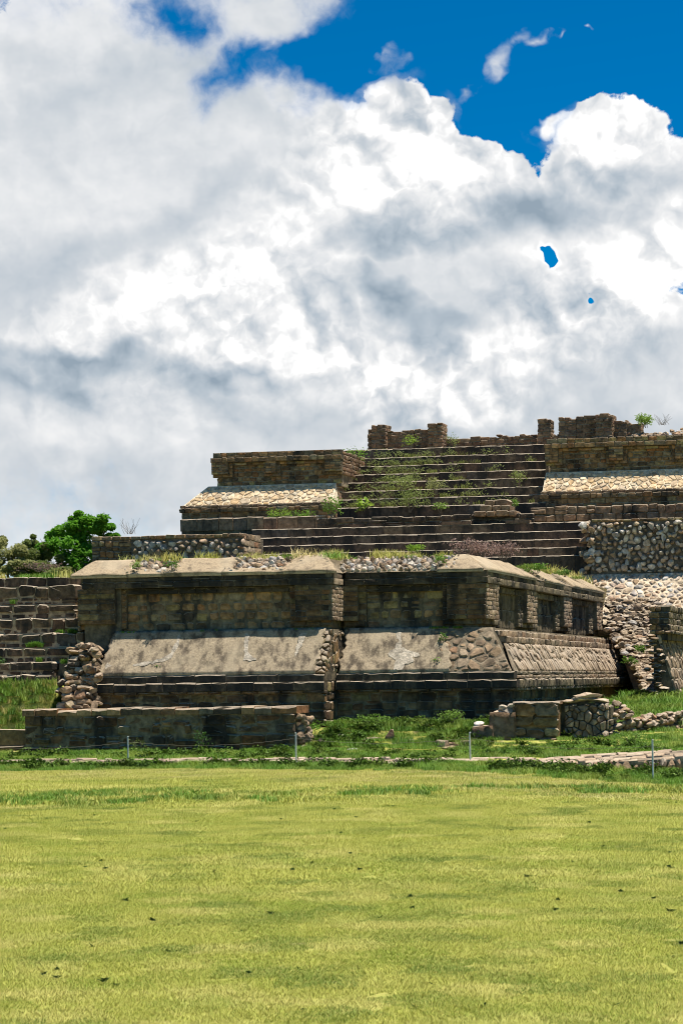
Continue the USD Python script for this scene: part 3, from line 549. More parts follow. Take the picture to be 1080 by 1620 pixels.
frame_bar(fL, aL(196), aL(455), 3.76, 3.89, .13, 'black_stone', g); frame_bar(fR, aR_(576), aR_(697), 3.74, 3.89, .13, 'black_stone', g)
SIDE_P = ((771, 799), (829, 857), (887, 910), (939, 953))
for x0, x1 in SIDE_P: frame_bar(fS, bS(x0), bS(x1), 2.93, 3.89, .13, 'dark_slate', g, .12, (.14, .36))
for x0, x1 in ((799, 829), (857, 887), (910, 939)): frame_bar(fS, bS(x0), bS(x1), 3.74, 3.89, .13, 'dark_slate', g, .12, (.14, .36))
g = group_part(plat, 'hanging_panel')
fL, fR, fS = front(WL - .26), front(WR - .26), side(WS + .26)
for f, conv, cols in ((fL, aL, ((123, 181), (466, 523))), (fR, aR_, ((542, 565), (706, 768)))):
    for x0, x1 in cols: frame_bar(f, conv(x0), conv(x1), 3.05, 3.90, .14, 'dark_stone', g)
for x0, x1 in ((771, 790), (835, 850), (893, 905), (945, 954)): frame_bar(fS, bS(x0), bS(x1), 3.05, 3.90, .14, 'slate', g, .10, (.14, .32))
frame_bar(side(AJ - .03), WL - .26, WR - .14, 3.05, 3.90, .1, 'slate', g, .11, (.14, .3))
g = group_part(plat, 'cornice')
for f, u0, u1, m in ((front(WL - .28), AL0 + .02 - .65, AJ, 'black_stone'), (front(WR - .28), AJ + .01, 2.60, 'black_stone'), (side(2.60), WR - .26, BEND, 'dark_slate'), (side(AJ), WL - .26, WR - .29, 'slate')):
    frame_bar(f, u0, u1, 3.905, 4.06, .3, m, g, .15, (.25, .7)); 
    frame_bar(Frame(f.o - .03 * f.n, f.u, f.v, f.n), u0 + .01, u1 - .01, 4.065, 4.20, .3, m, g, .14, (.3, .8), .0)
# the left end of the upper wall stands on a corner pier
frame_bar(front(WL - .20), aL(120) - .0, aL(124), 2.9, 3.9, .3, 'dark_stone', g)
slabs(plat, 'end_pier', 'dark_mortar', (AL0 - .62, AL0 + .3, WL - .15, 3.9, 2.2, 4.18))
# the cap: a low hipped crust, plaster in places, bare cobbles in others
CLf, CRf, CSf = slope(WL - .30, 4.21, WL + .42, 4.62), slope(WR - .30, 4.22, WR + .42, 4.62), side_slope(2.62, 4.22, 1.92, 4.62)
put(plat, 'cap_core', *join([hexa([[AL0 - .62, WL - .27, 4.2], [AJ - .02, WL - .27, 4.2], [AJ - .02, 6, 4.2], [AL0 - .62, 6, 4.2]], [[AL0 - .3, WL + .42, 4.58], [AJ - .45, WL + .42, 4.58], [AJ - .45, 6, 4.58], [AL0 - .3, 6, 4.58]]),
    hexa([[AJ - .01, WR - .27, 4.21], [2.58, WR - .27, 4.21], [2.58, BEND - .02, 4.21], [AJ - .01, BEND - .02, 4.21]], [[AJ - .3, WR + .43, 4.585], [1.92, WR + .43, 4.585], [1.92, BEND - .1, 4.585], [AJ - .3, BEND - .1, 4.585]])]), 'grey_mortar')
g = group_part(plat, 'cap')
def capx(px, f): return on_frame(px, 892, f)[0]
for i, (f, x0, x1, v1, t0, t1) in enumerate(((CLf, 128, 218, .80, .32, -.12), (CLf, 215, 300, .30, .0, .0), (CLf, 268, 372, .80, .28, .02), (CLf, 362, 455, .22, 0, 0), (CLf, 446, 538, .83, .32, -.40), (CRf, 696, 770, .83, .30, -.62))):
    u0, u1 = capx(x0, f), capx(x1, f)
    sheet(g, 'plaster', f, lambda t, u0=u0, t0=t0: u0 + t0 * t, lambda t, u1=u1, t1=t1: u1 + t1 * t, .0, v1, 'cap_plaster', 26, 9, .035, .03, .02, 20 + i)
for i, (u0, u1) in enumerate(((WR - .28, 8.2), (9.2, 11.6), (12.8, 15.2), (15.3, BEND))):
    sheet(g, 'plaster', CSf, lambda t, u0=u0, i=i: u0 + (.66 * t if i == 0 else .3 * t), lambda t, u1=u1: u1 - .2 * t, .0, .80, 'cap_plaster', 40, 9, .03, .03, .06, 40 + i)
g = group_part(plat, 'cap_cobbles')
for f, x0, x1 in ((CLf, 205, 292), (CLf, 366, 462), (CRf, 541, 722)):
    u0, u1 = capx(x0, f), capx(x1, f)
    stones(g, f, cobbles([(u0, .05), (u1, .05), (u1, .80), (u0, .80)], .165, .115, gap=.025, drop=.06), 'rubble', n0=-.04, n1=.03, vary=.03, dome=.01, chamfer=.03, mats=['rubble', 'pale_cobble', 'grey_cobble'], uneven=.03)

# ------------------------------------------------------------------ the low wall in front
lw = thing('low_stone_wall', 'low dark masonry wall of squared stones standing in the grass before the plastered slope', 'wall', (-4.2, .4, 0))
slabs(lw, 'core', 'wall_mortar', (-7.44, -1.10, .018, .78, -.1, .93))
stones(lw, front(.03), courses(-7.46, -1.06, -.02, .88, .2, .16, .6, gap=.03, wander=.035, split=.35), 'dark_stone', n0=-.08, n1=.035, vary=.03, chamfer=.03, uneven=.03)
xs_ = spread(-7.48, -1.03, .3, .75)
for a, b in zip(xs_[:-1], xs_[1:]):
    zc = 1.03 + .05 * (a + 7) / 6 + rng.uniform(-.03, .02); put(lw, 'coping_stone', *step_block(a + .006, b - .006, -.035 + rng.uniform(-.015, .015), .885, zc, .85, worn=.04), 'dark_stone_mid')
for k in range(34):
    p = np.array([-1.02 + rng.uniform(-.06, .10), rng.uniform(.1, .75), rng.uniform(0, .82)])
    put(lw, 'end_stone', *rock(p, rng.uniform(.07, .13)), 'rubble', False)
lb = thing('low_stone_block', 'low two course block of grey stone at the foot of the grassy bank, far left', 'wall', (-8.3, .8, 0))
slabs(lb, 'core', 'grey_mortar', (-10.5, -7.56, .62, 1.1, -.1, .52))
stones(lb, front(.58), courses(-10.5, -7.52, .18, .58, .34, .8, 1.4), 'dark_stone_mid', n0=-.5, n1=.0, chamfer=.03)
stones(lb, front(.50), courses(-10.5, -7.6, -.1, .17, .25, .5, .9), 'dark_stone', n0=-.5, n1=.0, chamfer=.03)

# ------------------------------------------------------------------ the broad staircase on the left
st = thing('broad_staircase', 'broad flight of dark stone steps with grass in the joints, left of the panelled platform', 'staircase', (-9, 1, 1))
tops = [1068, 1048, 1024, 1002.6, 978, 956, 926.5, 913.5]; ends = [82, 84, 110, 133, 126, 119, 120, 123]
zprev = 1.45
for i, (yy, xe) in enumerate(zip(tops, ends)):
    b0 = 1.5 + .29 * i; zt = on_b(60, yy, b0)[1]; a1 = on_b(xe, yy, b0)[0]
    g = group_part(st, 'step')
    slabs(g, 'core', 'joint_mortar', (-11.5, a1 - .03, b0 + .035, 4.0 if i > 5 else b0 + 1.1, zprev - .5, zt - .025))
    h = zt - zprev; big = .62 if h > .25 else 1.0
    for a, b in zip(*(lambda x: (x[:-1], x[1:]))(spread(-11.5, a1, .24, .62))):
        V, F_ = block(octagon(a + rng.uniform(.008, .035), b - rng.uniform(.008, .03), zt - big * h + rng.uniform(-.05, .04), zt - .006 + rng.uniform(-.035, .015), cut=.12, jit=.12), -.36, .0 + rng.uniform(-.03, .02), .026, .014)
        put(g, 'stone', front(b0)(V), F_, 'step_stone')
    if big < 1: stones(g, front(b0 + .03), courses(-11.5, a1, zprev, zt - big * h, .11, .14, .42, gap=.03), 'step_stone', n0=-.06, n1=.0, name='packing_stone')
    zprev = zt
bal = thing('ruined_balustrade', 'collapsed stack of pale loose stones at the right foot of the left stairs', 'ruin', (-6.9, 1, 1))
put(bal, 'core', *hexa([[-7.1, .95, .5], [-6.45, .95, .5], [-6.45, 2.2, .5], [-7.1, 2.2, .5]], [[-6.95, 1.5, 2.35], [-6.5, 1.5, 2.35], [-6.5, 2.3, 2.35], [-6.95, 2.3, 2.35]]), 'dark_mortar')
fb = slope(.90, 1.0, 1.52, 2.42); mb = ['rubble', 'step_stone', 'dark_stone_mid', 'brown_stone']
stones(bal, fb, [p for p in courses(on_b(100, 1080, 1.1)[0], on_b(147, 1080, 1.1)[0], 0, fb.L, .15, .14, .36, gap=.03, wander=.03, split=.2, cut=.2)], 'rubble', n0=-.25, n1=.06, vary=.06, chamfer=.03, uneven=.04, mats=mb)
for row, (y0, y1, x0, x1) in enumerate(((1122, 1110, 88, 148), (1110, 1098, 96, 146), (1098, 1086, 84, 148), (1086, 1074, 88, 144), (1074, 1062, 100, 142), (1062, 1050, 102, 146), (1050, 1038, 108, 150), (1038, 1026, 112, 150))):
    x = x0
    while x < x1 - 4:
        w = rng.uniform(9, 24); b0 = .88 + .075 * row
        p0, p1 = on_b(x, y0, b0), on_b(min(x + w, x1), y1, b0)
        if 104 < x < 138 and rng.uniform() < .75: x += w * .8; continue
        c = ((p0[0] + p1[0]) / 2, b0 + rng.uniform(-.05, .08) + .12, (p0[1] + p1[1]) / 2)
        put(bal, 'stone', *rock(c, ((p1[0] - p0[0]) * .60, .2, (p1[1] - p0[1]) * .62)), ('rubble', 'step_stone', 'dark_stone_mid', 'rubble')[rng.integers(4)], False); x += w * .80
for k in range(26):
    p = on_b(rng.uniform(128, 160), rng.uniform(1020, 1122), 1.25)
    put(bal, 'stone', *rock((p[0], 1.25 + rng.uniform(-.1, .2), p[1]), rng.uniform(.07, .13)), ('rubble', 'brown_stone')[rng.integers(2)], False)
for px, py in ((112, 1030), (128, 1024), (140, 1020), (152, 1026)):
    p = on_b(px, py, 1.7); put(bal, 'stone', *rock((p[0], 1.75, p[1]), (.14, .16, .10)), 'rubble', False)

# ------------------------------------------------------------------ upper terrace: retaining walls, flights, temple wings
def zat(px, py, b): return on_b(px, py, b)[1]
def aat(px, b, py=800): return on_b(px, py, b)[0]
rw = thing('cobble_retaining_wall', 'rough retaining wall of knobbly cobbles behind the left of the platform, beside the green tree', 'wall', (-10, 18, 4))
b0 = 17.6; a0, a1 = aat(145, b0, 860), aat(386, b0, 860); zt = zat(270, 846, b0)
slabs(rw, 'core', 'shade_mortar', (a0, a1 - .03, b0 + .03, b0 + 1.8, 3.8, zt - .1))
def knobs(parent, f, region, sx, sy, mats, out=(.03, .11), part='cobble', limit=300, r=rng):
    """Cobbles that stand out of a mortar face, one by one."""
    rest, have = [], MANY.get((parent, part), 0)
    for p in cobbles(region, sx, sy, r, gap=.05, drop=.04):
        c = p.mean(0); w, h = np.ptp(p, axis=0); o = r.uniform(*out)
        V, F_ = rock((0, 0, 0), (w * .58, h * .60, max(.09, o * 1.4)), r)
        V = f(V + np.array([c[0], c[1], -.01])); m = mats[r.integers(len(mats))]
        if have < limit: put(parent, part, V, F_, m, False); have += 1
        else: rest.append((V, F_))
    MANY[(parent, part)] = have
    if rest: put(parent, 'small_cobbles', *join(rest), mats[0], False, kind='stuff')
knobs(rw, front(b0), [(a0 + 1.3, 4.3), (a1, 4.3), (a1, zt - .16), (a0 + 1.3, zt - .16)], .23, .18, ['grey_cobble', 'pale_cobble', 'rubble'])
stones(rw, front(b0), courses(a0, a0 + 1.3, 4.2, zt - .14, .18, .18, .4), 'dark_stone_mid', n0=-.06, n1=.03)
stones(rw, front(b0), courses(a0, a1, zt - .14, zt, .13, .18, .36), 'dark_stone_mid', n0=-.5, n1=.03, name='coping_stone')
stones(rw, side(a1 - .04), courses(b0 + .05, b0 + 1.6, 4.3, zt, .2, .2, .5), 'rubble', n0=-.06, n1=.03, name='quoin')

fl = thing('lower_temple_stairs', 'wide flight of dark narrow stone steps directly above the grassy platform top', 'staircase', (-2, 17.5, 4.4))
ys_ = [884, 871, 858, 845, 831.5]; zprev = 4.4
for i, yy in enumerate(ys_):
    b0 = 20.5 + .34 * i; zt = zat(650, yy, b0); a0, a1 = aat(398, b0, yy + 4), aat(930 - 2 * (i < 4), b0, yy)
    g = group_part(fl, 'step')
    slabs(g, 'core', 'joint_mortar', (a0 + .02, a1, b0 + .028, 23.7 if i == 4 else b0 + 1, 4.0, zt - .025))
    xs_ = spread(a0, a1, .35, 1.1)
    for a, b in zip(xs_[:-1], xs_[1:]): put(g, 'stone', *step_block(a + .007, b - .007, b0, zprev - .02, zt, .36, worn=.024), 'step_stone')
    zprev = zt
ZM = zprev
# rows of brown blocks on the landing, left and right of the stairs
def block_row(name, label, x0, x1, ytop, ybot, b0, w, m, h=None, thick=.5, xm=None):
    t = thing(name, label, 'wall', (aat(x0, b0), b0, ZM - .1))
    z1 = zat(xm or (x0 + x1) / 2, ytop, b0); z0 = zat(xm or (x0 + x1) / 2, ybot, b0)
    a0, a1 = aat(x0, b0), aat(x1, b0)
    slabs(t, 'core', 'dark_mortar', (a0 + .04, a1 - .04, b0 + .05, b0 + thick - .05, z0 - .3, z1 - .04))
    if not h:
        xs_ = spread(a0, a1, *w)
        for a, b in zip(xs_[:-1], xs_[1:]): put(t, 'stone', *step_block(a + .012, b - .012, b0 + rng.uniform(-.03, .03), z0, z1 + rng.uniform(-.035, .015), thick, worn=.03), m)
    for p in courses(a0, a1, z0, z1, h, *w, gap=.02) if h else ():
        p[:, 1] += rng.uniform(-.03, .01); V, F_ = block(p, -thick, rng.uniform(-.03, .03), .03, .015); put(t, 'stone', front(b0)(V), F_, m)
    return t
block_row('brown_block_row', 'row of large upright brown blocks along the landing below the left temple wing', 284, 515, 818, 838, 22.25, (.35, .8), 'brown_stone')
block_row('brown_block_row', 'row of brown blocks with a pale broken spot, above the right cobbled wall', 838, 1150, 800, 824, 22.25, (.22, .55), 'brown_stone', .24, xm=900)
block_row('worn_landing_step', 'long worn landing step of reddish dark stones at the foot of the upper stairs', 500, 845, 815, 832, 22.15, (.3, .7), 'step_stone', .16)
ped = thing('broken_pedestal', 'small broken pedestal of three stone courses at the foot of the upper stairs', 'pedestal', (aat(780, 22), 22, ZM))
b0 = 21.95; zb = ZM - .05
for k, (x0, x1, y0, y1) in enumerate(((748, 815, 817, 808), (757, 806, 808, 799), (764, 801, 799, 789.5))):
    z0, z1 = zat(780, y0, b0), zat(780, y1, b0)
    for p in courses(aat(x0, b0), aat(x1, b0), z0, z1, z1 - z0, .25, .5, gap=.015):
        V, F_ = block(p, -.8, rng.uniform(-.02, .02) - .08 * k, .03, .01); put(ped, 'stone', front(b0)(V), F_, 'brown_stone')
slabs(ped, 'slab', 'brown_stone', (aat(800, b0) , aat(838, b0), b0 - .1, b0 + .5, ZM + .0, ZM + .09)); slabs(ped, 'slab', 'brown_stone', (aat(700, b0) , aat(746, b0), b0 - .1, b0 + .5, ZM + .0, ZM + .10))

us = thing('upper_temple_stairs', 'steep upper flight of dark steps sprouting weeds, between the two temple wings', 'staircase', (-2, 20, 6))
ys_ = [800.5, 787.5, 774.5, 761, 748.5, 735.5, 722.5, 709]; zprev = ZM - .05
for i, yy in enumerate(ys_):
    b0 = 23.5 + .55 * i; zt = zat(650, yy, b0); a0, a1 = aat(533 + 1.5 * i, b0, yy), aat(858, b0, yy)
    g = group_part(us, 'step')
    slabs(g, 'core', 'joint_mortar', (a0 + .02, a1 + .2, b0 + .028, 32 if i == 7 else b0 + 1.4, zprev - .6, zt - .025))
    xs_ = spread(a0, a1 + .1, .35, 1.1)
    for a, b in zip(xs_[:-1], xs_[1:]): put(g, 'stone', *step_block(a + .007, b - .007, b0, zprev - .02, zt, .58, worn=.024), 'step_stone')
    zprev = zt
ZT = zprev

def wing(name, label, xl, xr, bw, Y, xs_p, right_face, xm, cx):
    """A temple wing: base wall, cobbled slope, panelled wall. Y: photo rows at column xm; xs_p: hanging panels (x0, x1)."""
    zb, zm0, zm1, zs, zp0, zc0, zc1 = (zat(xm, y, bw + d) for y, d in zip(Y, (0, 0, 0, .6, .62, .45, .45)))
    A0, A1 = aat(xl, bw, Y[1]), aat(xr, bw, Y[1])
    t = thing(name, label, 'temple wing', ((A0 + A1) / 2, bw, ZM))
    ins = .6
    slabs(t, 'core', 'grey_mortar', (A0 + .06, A1 - .06, bw + .1, bw + 4, zb - .6, zm1 - .02))
    g = group_part(t, 'base_wall'); stones(g, front(bw + .07), courses(A0 + .05, A1 - .05, zb - .15, zm0, .2, .25, .55), 'dark_stone_mid', n0=-.05, n1=.0)
    g = group_part(t, 'base_moulding'); hm = (zm1 - zm0)
    stones(g, front(bw), courses(A0, A1, zm0, zm0 + .62 * hm, .62 * hm, .18, .42, gap=.012), 'dark_stone_mid', n0=-.3, n1=.0, chamfer=.015)
    stones(g, front(bw + .03), courses(A0 + .02, A1 - .02, zm0 + .62 * hm, zm1, .38 * hm, .18, .4, gap=.012), 'brown_stone', n0=-.3, n1=.0, chamfer=.012)
    sf = slope(bw + .10, zm1, bw + .72, zs)
    lo, hi = A0 + .07, A1 - .06; tl = aat(cx[0], bw + .6, Y[3]); th = aat(cx[1], bw + .6, Y[3])
    put(t, 'slope_core', *hexa([[lo, bw + .12, zm1 - .02], [hi, bw + .12, zm1 - .02], [hi, bw + 4, zm1 - .02], [lo, bw + 4, zm1 - .02]], [[tl, bw + .74, zs - .004], [th, bw + .74, zs - .004], [th, bw + 3.5, zs - .004], [tl, bw + 3.5, zs - .004]]), 'pale_mortar')
    g = group_part(t, 'cobbled_slope')
    stones(g, sf, cobbles([(lo + .02, .0), (hi - .02, .0), (th - .02, sf.L - .03), (tl + .03, sf.L - .03)], .25, .155, gap=.03, rounded=.04), 'tan_stone', n0=-.05, n1=.006, vary=.004, dome=.004, chamfer=.010, uneven=.006, limit=300)
    W = bw + .86; p0 = aat(xs_p[0][0], W - .2, 740); p1 = aat(xs_p[-1][1], W - .2, 740)
    slabs(t, 'upper_core', 'grey_mortar', (p0 + .12, p1 - .08, W + .03, W + 3, zs - .1, zc1 - .03))
    g = group_part(t, 'panel_wall'); stones(g, front(W), courses(p0 + .1, p1 - .06, zs - .02, zc0, .16, .16, .36), 'dark_stone_mid', n0=-.05, n1=.01)
    g = group_part(t, 'panel_frame')
    for x0, x1 in xs_p:
        u0, u1 = aat(x0, W - .2, 740), aat(x1, W - .2, 740)
        frame_bar(front(W - .12), max(p0, u0 - .12), min(p1, u1 + .12), zp0 + .10, zc0 + .01, .12, 'dark_stone_mid', g, .11, (.15, .35))
        frame_bar(front(W - .26), u0, u1, zp0 + .20, zc0 + .012, .15, 'dark_stone_mid', g, .09, (.15, .3))
    frame_bar(front(W - .118), p0, p1, zc0 - .09, zc0 + .008, .118, 'dark_stone_mid', g, .09, (.2, .5))
    g = group_part(t, 'cornice'); hc = zc1 - zc0
    frame_bar(front(W - .28), p0 - .02, p1 + .02, zc0 + .014, zc0 + .5 * hc, .3, 'dark_stone_mid', g, .5 * hc, (.2, .4))
    frame_bar(front(W - .24), p0 + .06, p1 - .0, zc0 + .51 * hc, zc1, .3, 'dark_stone_mid', g, .5 * hc, (.2, .36))
    if right_face:
        g = group_part(t, 'end_wall')
        stones(g, side(p1 - .06), courses(W - .1, W + 2.9, zp0 + .1, zc1 - .02, .15, .2, .4), 'brown_stone', n0=-.05, n1=.07)
        stones(g, side(A1 - .05), courses(bw + .1, bw + 3.8, zb - .3, zm1 - .02, .17, .2, .45), 'brown_stone', n0=-.05, n1=.06)
        se = Frame((hi, 0, zm1), (0, 1, 0), ((th - hi), 0, (zs - zm1)), (1, 0, 0)); se.v = se.v / np.linalg.norm(se.v)
        stones(g, se, courses(bw + .75, bw + 3.4, .0, float(np.hypot(th - hi, zs - zm1)), .16, .2, .4), 'brown_stone', n0=-.05, n1=.03)
    return t, p0, p1, W, zc1
wing('left_temple_wing', 'left upper temple wing, dark panelled wall over pale cobbled slope, against the sky', 283, 528, 23.5, (838, 808, 796.5, 766, 757, 729, 713), ((335, 361), (421, 437), (514, 540)), True, 430, (327, 529))
_, RP0, RP1, RWB, RZC = wing('right_temple_wing', 'right upper temple wing, dark panelled wall over pale cobbled slope, below the rubble heap', 853, 1190, 23.5, (806, 787, 775, 744, 738, 706, 690.5), ((862, 883), (963, 986), (1068, 1090), (1160, 1180)), False, 960, (862, 1185))

# ruins on the top
def ruin(name, label, segs, b0, m='brown_stone', cat='ruin'):
    """Upright bits of coursed masonry: (x0, x1, ytop, ybase, forward, thickness)."""
    t = thing(name, label, cat, (aat(segs[0][0], b0, 700), b0, ZT))
    for x0, x1, y0, y1, fw, th in segs:
        b = b0 - fw; a0, a1 = aat(x0, b, 695), aat(x1, b, 695); z1, z0 = zat((x0 + x1) / 2, y0, b), zat((x0 + x1) / 2, y1, b) - .25
        slabs(t, 'core', 'grey_mortar', (a0 + .03, a1 - .03, b + .03, b + th - .03, z0, z1 - .07))
        g = group_part(t, 'face')
        for p in courses(a0, a1, z0, z1, .15, .15, .36, gap=.018):
            if p[:, 1].max() > z1 - .1: p[:, 1] += rng.uniform(-.05, .045)
            V, F_ = block(p, -.1 if p[:, 1].max() < z1 - .15 else -th, rng.uniform(-.01, .025), .018, .01); put(g, 'stone', front(b)(V), F_, m)
        stones(g, side(a1 - .03), courses(b + .04, b + th, z0, z1, .15, .15, .36), m, n0=-.05, n1=.03); stones(g, left(a0 + .03), courses(-b - th, -b - .04, z0, z1, .15, .15, .36), m, n0=-.05, n1=.03)
    return t
ruin('ruined_shrine_wall', 'ruined brown wall between two stubby pillars on top of the stairs', [(581, 589, 680, 716, -.12, .6), (587, 610, 671, 716, .25, .7), (610, 655, 681, 714, 0, .5), (655, 678, 678.5, 714, 0.004, .5), (676, 700, 669.5, 714, .25, .7)], 29.5)
ruin('low_ruined_wall', 'long low ruined wall along the top of the upper stairs', [(700, 760, 692, 709, 0, .5), (760, 850, 688.5, 709, .003, .5)], 29.7)
ruin('lone_stone_pillar', 'single short square stone pillar standing against the sky', [(850, 872, 663.5, 700, 0, .55)], 29.1)
ruin('ruined_gable_wall', 'ruined brown wall with a thicker pier, above the right temple wing', [(872, 884, 686, 698, -.1, .5), (883, 912, 660.5, 698, 0, .6), (911, 942, 658, 698, .004, .6), (941, 969, 655.5, 698, .3, .8), (969, 992, 664, 698, .002, .6), (990, 1014, 668, 698, -.05, .6)], 29.1)
pile = thing('rubble_pile', 'heap of loose pale rubble on the roof of the right temple wing', 'rubble', (aat(1045, 26.5), 26.5, RZC))
slabs(pile, 'fill', 'grey_mortar', (aat(1010, 25.9), aat(1180, 25.9), 25.7, 28, RZC - .6, zat(1050, 690, 26)))
for k in range(110):
    x = rng.uniform(1002, 1130); b = 25.7 + rng.uniform(0, 1.4); zmax = zat(1050, 674 + 10 * abs(x - 1055) / 60 * (x < 1055), 26.4)
    z = RZC - .05 + (zmax - RZC) * (b - 25.7) / 1.4 + rng.uniform(-.04, .04)
    put(pile, 'stone', *rock((aat(x, b, 680), b, z), rng.uniform(.08, .17)), ('rubble', 'pale_cobble', 'brown_stone')[rng.integers(3)], False)

# ------------------------------------------------------------------ right side: cobbled wall, its pale footing, the collapse, the spur
cw = thing('tall_cobbled_wall', 'tall retaining wall of cobbles set in mortar with a pale cobbled footing, right edge', 'wall', (5, 20.3, 4.5))
b0 = 20.4; a0, a1 = aat(931, b0, 850), aat(1200, b0, 850); zt = zat(1000, 820, b0); zf = zat(1000, 907, b0)
slabs(cw, 'core', 'shade_mortar', (a0 + .04, a1, b0 + .03, b0 + 3, 3.0, zt - .06))
knobs(cw, front(b0), [(a0 + .05, zf), (aat(1100, b0), zf), (aat(1100, b0), zt - .1), (a0 + .1, zt - .1)], .20, .165, ['grey_cobble', 'pale_cobble', 'rubble', 'grey_cobble'], (.03, .12), limit=300)
stones(cw, front(b0), courses(a0 + .1, aat(1100, b0), zt - .1, zt, .1, .2, .4), 'dark_stone_mid', n0=-.5, n1=.03, name='coping_stone')
for k in range(44):
    y = rng.uniform(826, 905); p = on_b(rng.uniform(917, 937) - (905 - y) * -.02, y, b0 - .05)
    put(cw, 'quoin', *rock((p[0], b0 + rng.uniform(-.15, .5), p[1]), rng.uniform(.08, .16)), ('rubble', 'pale_cobble')[rng.integers(2)], False)
fs = slope(b0 - 1.5, zf - 1.45, b0 - .02, zf)
put(cw, 'footing_core', fs(np.array([[a0 - 1, -.3, -.02], [a1, -.3, -.02], [a1, fs.L, -.02], [a0 - 1, fs.L, -.02], [a0 - 1, -.3, -.5], [a1, -.3, -.5], [a1, fs.L, -.5], [a0 - 1, fs.L, -.5]])), BOXF[:, ::-1], 'cream_mortar')
g = group_part(cw, 'footing')
stones(g, fs, cobbles([(a0 - .2, -.1), (aat(1100, b0 - 1), -.1), (aat(1100, b0 - 1), fs.L), (a0 - .2, fs.L)], .215, .155, gap=.04, rounded=.12), 'pale_cobble', n0=-.05, n1=.01, vary=.015, dome=.012, chamfer=.03, mats=['pale_cobble', 'grey_cobble', 'rubble'])
col = thing('collapsed_masonry', 'steep spill of fallen stones with tufts of green, between platform end and right spur', 'rubble', (4.5, 14, 1))
f0, f1 = on_b(1024, 1092, 13.0), on_b(964, 962, 18.7)
put(col, 'fill', *hexa([[f0[0], 12.6, .3], [7.5, 12.6, .3], [7.5, 19.2, .3], [f0[0] - .6, 19.2, .3]], [[f1[0], 18.3, f1[1] - .15], [7.5, 18.3, f1[1] - .15], [7.5, 19.2, f1[1] - .15], [f1[0], 19.2, f1[1] - .15]]), 'wall_mortar')
rest_ = []
for k in range(760):
    t_ = rng.uniform(0, 1); y = 948 + 157 * t_; x = rng.uniform(float(np.interp(y, [940, 1003, 1022, 1062, 1100], [956, 964, 976, 1009, 1022])), 1040); b = 18.5 - 5.6 * t_
    p = on_b(x, y, b - .1)
    big = k < 290; V, F_ = rock((p[0], b - .05 + rng.uniform(-.15, .1), p[1]), (rng.uniform(.08, .19), rng.uniform(.08, .15), rng.uniform(.05, .11)) if big else (rng.uniform(.05, .11), .08, rng.uniform(.035, .07)))
    if big: put(col, 'stone', V, F_, ('rubble', 'grey_cobble', 'step_stone', 'dark_stone_mid', 'slate', 'step_stone')[rng.integers(6)], False)
    else: rest_.append((V, F_))
put(col, 'rubble_chips', *join(rest_), 'rubble', kind='stuff')
sp = thing('platform_spur', 'dark coursed end of a second platform with lit slate slope, at the right edge', 'platform', (5.6, 10, 1))
a_s = 5.74
slabs(sp, 'core', 'dark_mortar', (5.26, a_s - .06, 10.05, 17.5, 2.6, 3.52))
put(sp, 'slope_core', *hexa([[5.3, 10.05, .6], [6.05, 10.0, .6], [6.05, 17.5, .6], [5.3, 17.5, .6]], [[5.3, 10.05, 2.75], [5.43, 10.05, 2.75], [5.43, 17.5, 2.75], [5.3, 17.5, 2.75]]), 'dark_mortar')
g = group_part(sp, 'upper_courses')
for v0, v1, d in ((2.76, 2.86, .06), (2.87, 3.02, 0), (3.03, 3.18, -.02), (3.19, 3.36, .0), (3.37, 3.54, .02)):
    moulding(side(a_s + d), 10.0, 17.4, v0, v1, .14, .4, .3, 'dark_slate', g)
    for p in courses(5.20, a_s + d - .01, v0, v1, v1 - v0, .14, .3, gap=.02): 
        V, F_ = block(p, -.3, rng.uniform(-.03, .06), .02, .01); put(g, 'end_stone', front(10.0)(V), F_, 'dark_stone_mid')
sf2 = side_slope(6.10, .6, 5.45, 2.75); g = group_part(sp, 'slate_slope')
rows = []
for v0 in np.arange(0, sf2.L - .05, .32):
    x = spread(10.0, 17.3, .09, .22)
    for a, b in zip(x[:-1], x[1:]):
        s = rng.uniform(-.09, .09); rows.append(octagon(a + .012, b - .012, max(.0, v0 + s) + .01, min(sf2.L, v0 + .32 + s * .8) - .01, cut=.2))
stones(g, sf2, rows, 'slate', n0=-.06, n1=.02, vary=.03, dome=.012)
for k in range(22):
    y = 1006 + k * 4.4; p = on_b(rng.uniform(1017, 1034) + (6 if k % 4 else -4) + k * .5, y, 9.9)
    put(sp, 'broken_stone', *rock((p[0] + .06, 9.95, p[1]), (rng.uniform(.09, .19), .2, .05)), ('rubble', 'step_stone', 'dark_stone_mid')[rng.integers(3)], False)

# ------------------------------------------------------------------ ruined walls in front on the right
rs = thing('stepped_ruin', 'broken earth coloured wall with stepped left end, standing in grass right of centre', 'ruin', (4.0, .9, .1))
def chunk(parent, name, x0, x1, y0, y1, b, th, m, seed=0, ragged=.02):
    """A solid piece of worn wall with an uneven top."""
    a0, a1 = aat(x0, b, (y0 + y1) / 2), aat(x1, b, (y0 + y1) / 2); z1, z0 = zat((x0 + x1) / 2, y0, b), zat((x0 + x1) / 2, y1, b) - .15
    bx = trimesh.creation.box((a1 - a0, th, z1 - z0)); 
    for _ in range(3): bx = bx.subdivide()
    v = np.array(bx.vertices) + np.array([(a0 + a1) / 2, b + th / 2, (z0 + z1) / 2])
    d = np.stack([meshkit.fbm(v * 5 + 10 * k + seed, 4, k) - .5 for k in range(3)], -1)
    put(parent, name, v + d * ragged * 2.4, np.array(bx.faces), m, 30)
chunk(rs, 'wall_body', 811, 884, 1113, 1180, .80, .48, 'dark_stone_mid', 1, .02)
